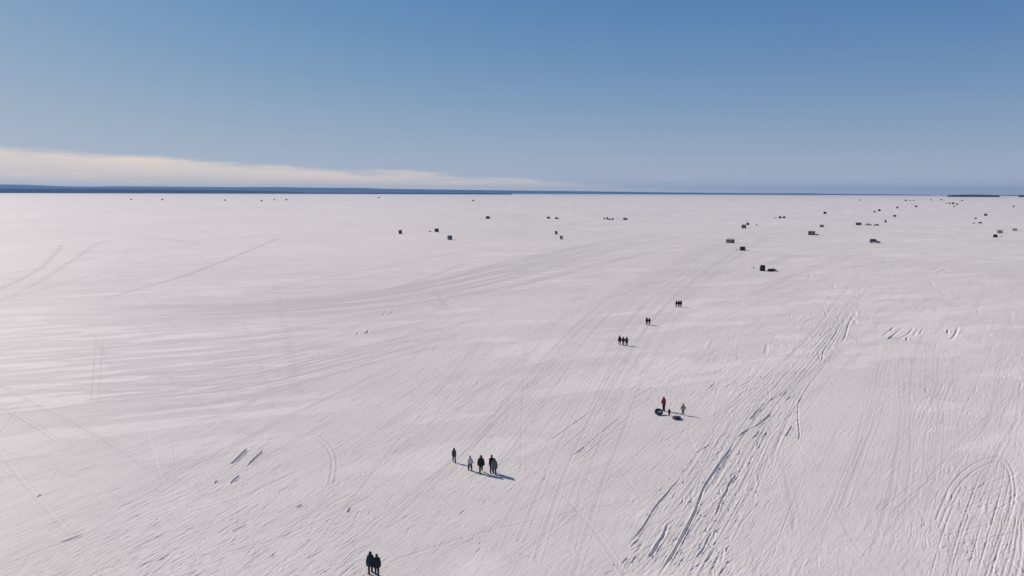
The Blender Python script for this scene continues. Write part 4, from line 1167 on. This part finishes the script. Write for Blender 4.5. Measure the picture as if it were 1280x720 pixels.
tcw = N('ShaderNodeTexCoord'); sep = N('ShaderNodeSeparateXYZ'); LK(tcw.outputs['Generated'], sep.inputs[0])
el = math_node('MULTIPLY', math_node('ARCSINE', sep.outputs['Z']), 180 / math.pi)
az = math_node('MULTIPLY', math_node('ARCTAN2', sep.outputs['X'], sep.outputs['Y']), 180 / math.pi)
cv = N('ShaderNodeCombineXYZ'); LK(math_node('MULTIPLY', az, .16), cv.inputs[0]); LK(math_node('MULTIPLY', el, 1.6), cv.inputs[1])
n1_ = N('ShaderNodeTexNoise'); n1_.inputs['Scale'].default_value = 1.0; n1_.inputs['Detail'].default_value = 5; LK(cv.outputs[0], n1_.inputs['Vector'])
# cloud bank: its top falls from 3.4 degrees at the left of the view to nothing right of the middle
top = math_node('MULTIPLY_ADD', math_node('ADD', az, 35.0), -.048, 3.05)
top = math_node('MINIMUM', top, 3.3)
top = math_node('ADD', top, math_node('MULTIPLY', math_node('SUBTRACT', n1_.outputs['Fac'], .5), 1.7))
dif = math_node('SUBTRACT', top, el)
cm = N('ShaderNodeMapRange'); cm.interpolation_type = 'SMOOTHSTEP'; LK(dif, cm.inputs['Value']); cm.inputs['From Min'].default_value = 0; cm.inputs['From Max'].default_value = .75
strk = N('ShaderNodeMapRange'); LK(n1_.outputs['Fac'], strk.inputs['Value']); strk.inputs['From Min'].default_value = .3; strk.inputs['From Max'].default_value = .7
strk.inputs['To Min'].default_value = .65; strk.inputs['To Max'].default_value = 1.0
azf = N('ShaderNodeMapRange'); LK(az, azf.inputs['Value']); azf.inputs['From Min'].default_value = 24; azf.inputs['From Max'].default_value = -4
cmask = math_node('MULTIPLY', math_node('MULTIPLY', cm.outputs[0], strk.outputs[0]), azf.outputs[0])
mx = N('ShaderNodeMix'); mx.data_type = 'RGBA'; LK(cmask, mx.inputs['Factor'])
ss = N('ShaderNodeSeparateColor'); LK(sk.outputs[0], ss.inputs[0]); sc_ = N('ShaderNodeCombineColor')
for i, (g_, a_) in enumerate(((1.25, .35), (.686, .408), (.32, .54))):
    LK(math_node('MULTIPLY', math_node('POWER', math_node('MULTIPLY', ss.outputs[i], .085), g_), a_ / .085), sc_.inputs[i])
upf = N('ShaderNodeMapRange'); upf.interpolation_type = 'SMOOTHSTEP'; LK(el, upf.inputs['Value']); upf.inputs['From Min'].default_value = 16; upf.inputs['From Max'].default_value = 34; upf.inputs['To Max'].default_value = .6
upm = N('ShaderNodeMix'); upm.data_type = 'RGBA'; LK(upf.outputs[0], upm.inputs['Factor']); LK(sc_.outputs[0], upm.inputs['A']); LK(sk.outputs[0], upm.inputs['B'])
hzn = N('ShaderNodeMapRange'); LK(az, hzn.inputs['Value']); hzn.inputs['From Min'].default_value = -40; hzn.inputs['From Max'].default_value = 40
hc = N('ShaderNodeMix'); hc.data_type = 'RGBA'; LK(hzn.outputs[0], hc.inputs['Factor'])
hc.inputs['A'].default_value = (.44 / .085, .51 / .085, .60 / .085, 1); hc.inputs['B'].default_value = (.40 / .085, .475 / .085, .61 / .085, 1)
hw_ = math_node('EXPONENT', math_node('MULTIPLY', math_node('MAXIMUM', el, 0), -1 / 7.0))
gm_ = N('ShaderNodeMix'); gm_.data_type = 'RGBA'; LK(hw_, gm_.inputs['Factor']); LK(upm.outputs['Result'], gm_.inputs['A']); LK(hc.outputs['Result'], gm_.inputs['B'])
g2_ = N('ShaderNodeMix'); g2_.data_type = 'RGBA'; LK(math_node('MULTIPLY', math_node('EXPONENT', math_node('MULTIPLY', math_node('MAXIMUM', el, 0), -1 / 1.5)), .6), g2_.inputs['Factor'])
LK(gm_.outputs['Result'], g2_.inputs['A']); g2_.inputs['B'].default_value = (.60 / .085, .56 / .085, .61 / .085, 1)
LK(g2_.outputs['Result'], mx.inputs['A']); 
cd = N('ShaderNodeMapRange'); LK(dif, cd.inputs['Value']); cd.inputs['From Min'].default_value = .35; cd.inputs['From Max'].default_value = 1.5
n2_ = N('ShaderNodeTexNoise'); n2_.inputs['Scale'].default_value = 1.7; n2_.inputs['Detail'].default_value = 4
cv2 = N('ShaderNodeCombineXYZ'); LK(math_node('MULTIPLY', az, .12), cv2.inputs[0]); LK(math_node('MULTIPLY', el, 3.2), cv2.inputs[1]); LK(cv2.outputs[0], n2_.inputs['Vector'])
cs = N('ShaderNodeMapRange'); LK(n2_.outputs['Fac'], cs.inputs['Value']); cs.inputs['From Min'].default_value = .4; cs.inputs['From Max'].default_value = .68; cs.inputs['To Max'].default_value = .55
cmx = N('ShaderNodeMix'); cmx.data_type = 'RGBA'; LK(math_node('MAXIMUM', cd.outputs[0], cs.outputs[0]), cmx.inputs['Factor'])
cmx.inputs['A'].default_value = (10.5, 8.9, 7.4, 1); cmx.inputs['B'].default_value = (9.6, 7.9, 6.9, 1); LK(cmx.outputs['Result'], mx.inputs['B'])
LK(mx.outputs['Result'], bg.inputs['Color'])

scene.view_settings.view_transform = 'Standard'; scene.view_settings.look = 'None'; scene.view_settings.exposure = 0; scene.view_settings.gamma = 1
scene.view_settings.use_curve_mapping = False
scene.cycles.use_denoising = True
scene.cycles.max_bounces = 6; scene.cycles.volume_bounces = 0
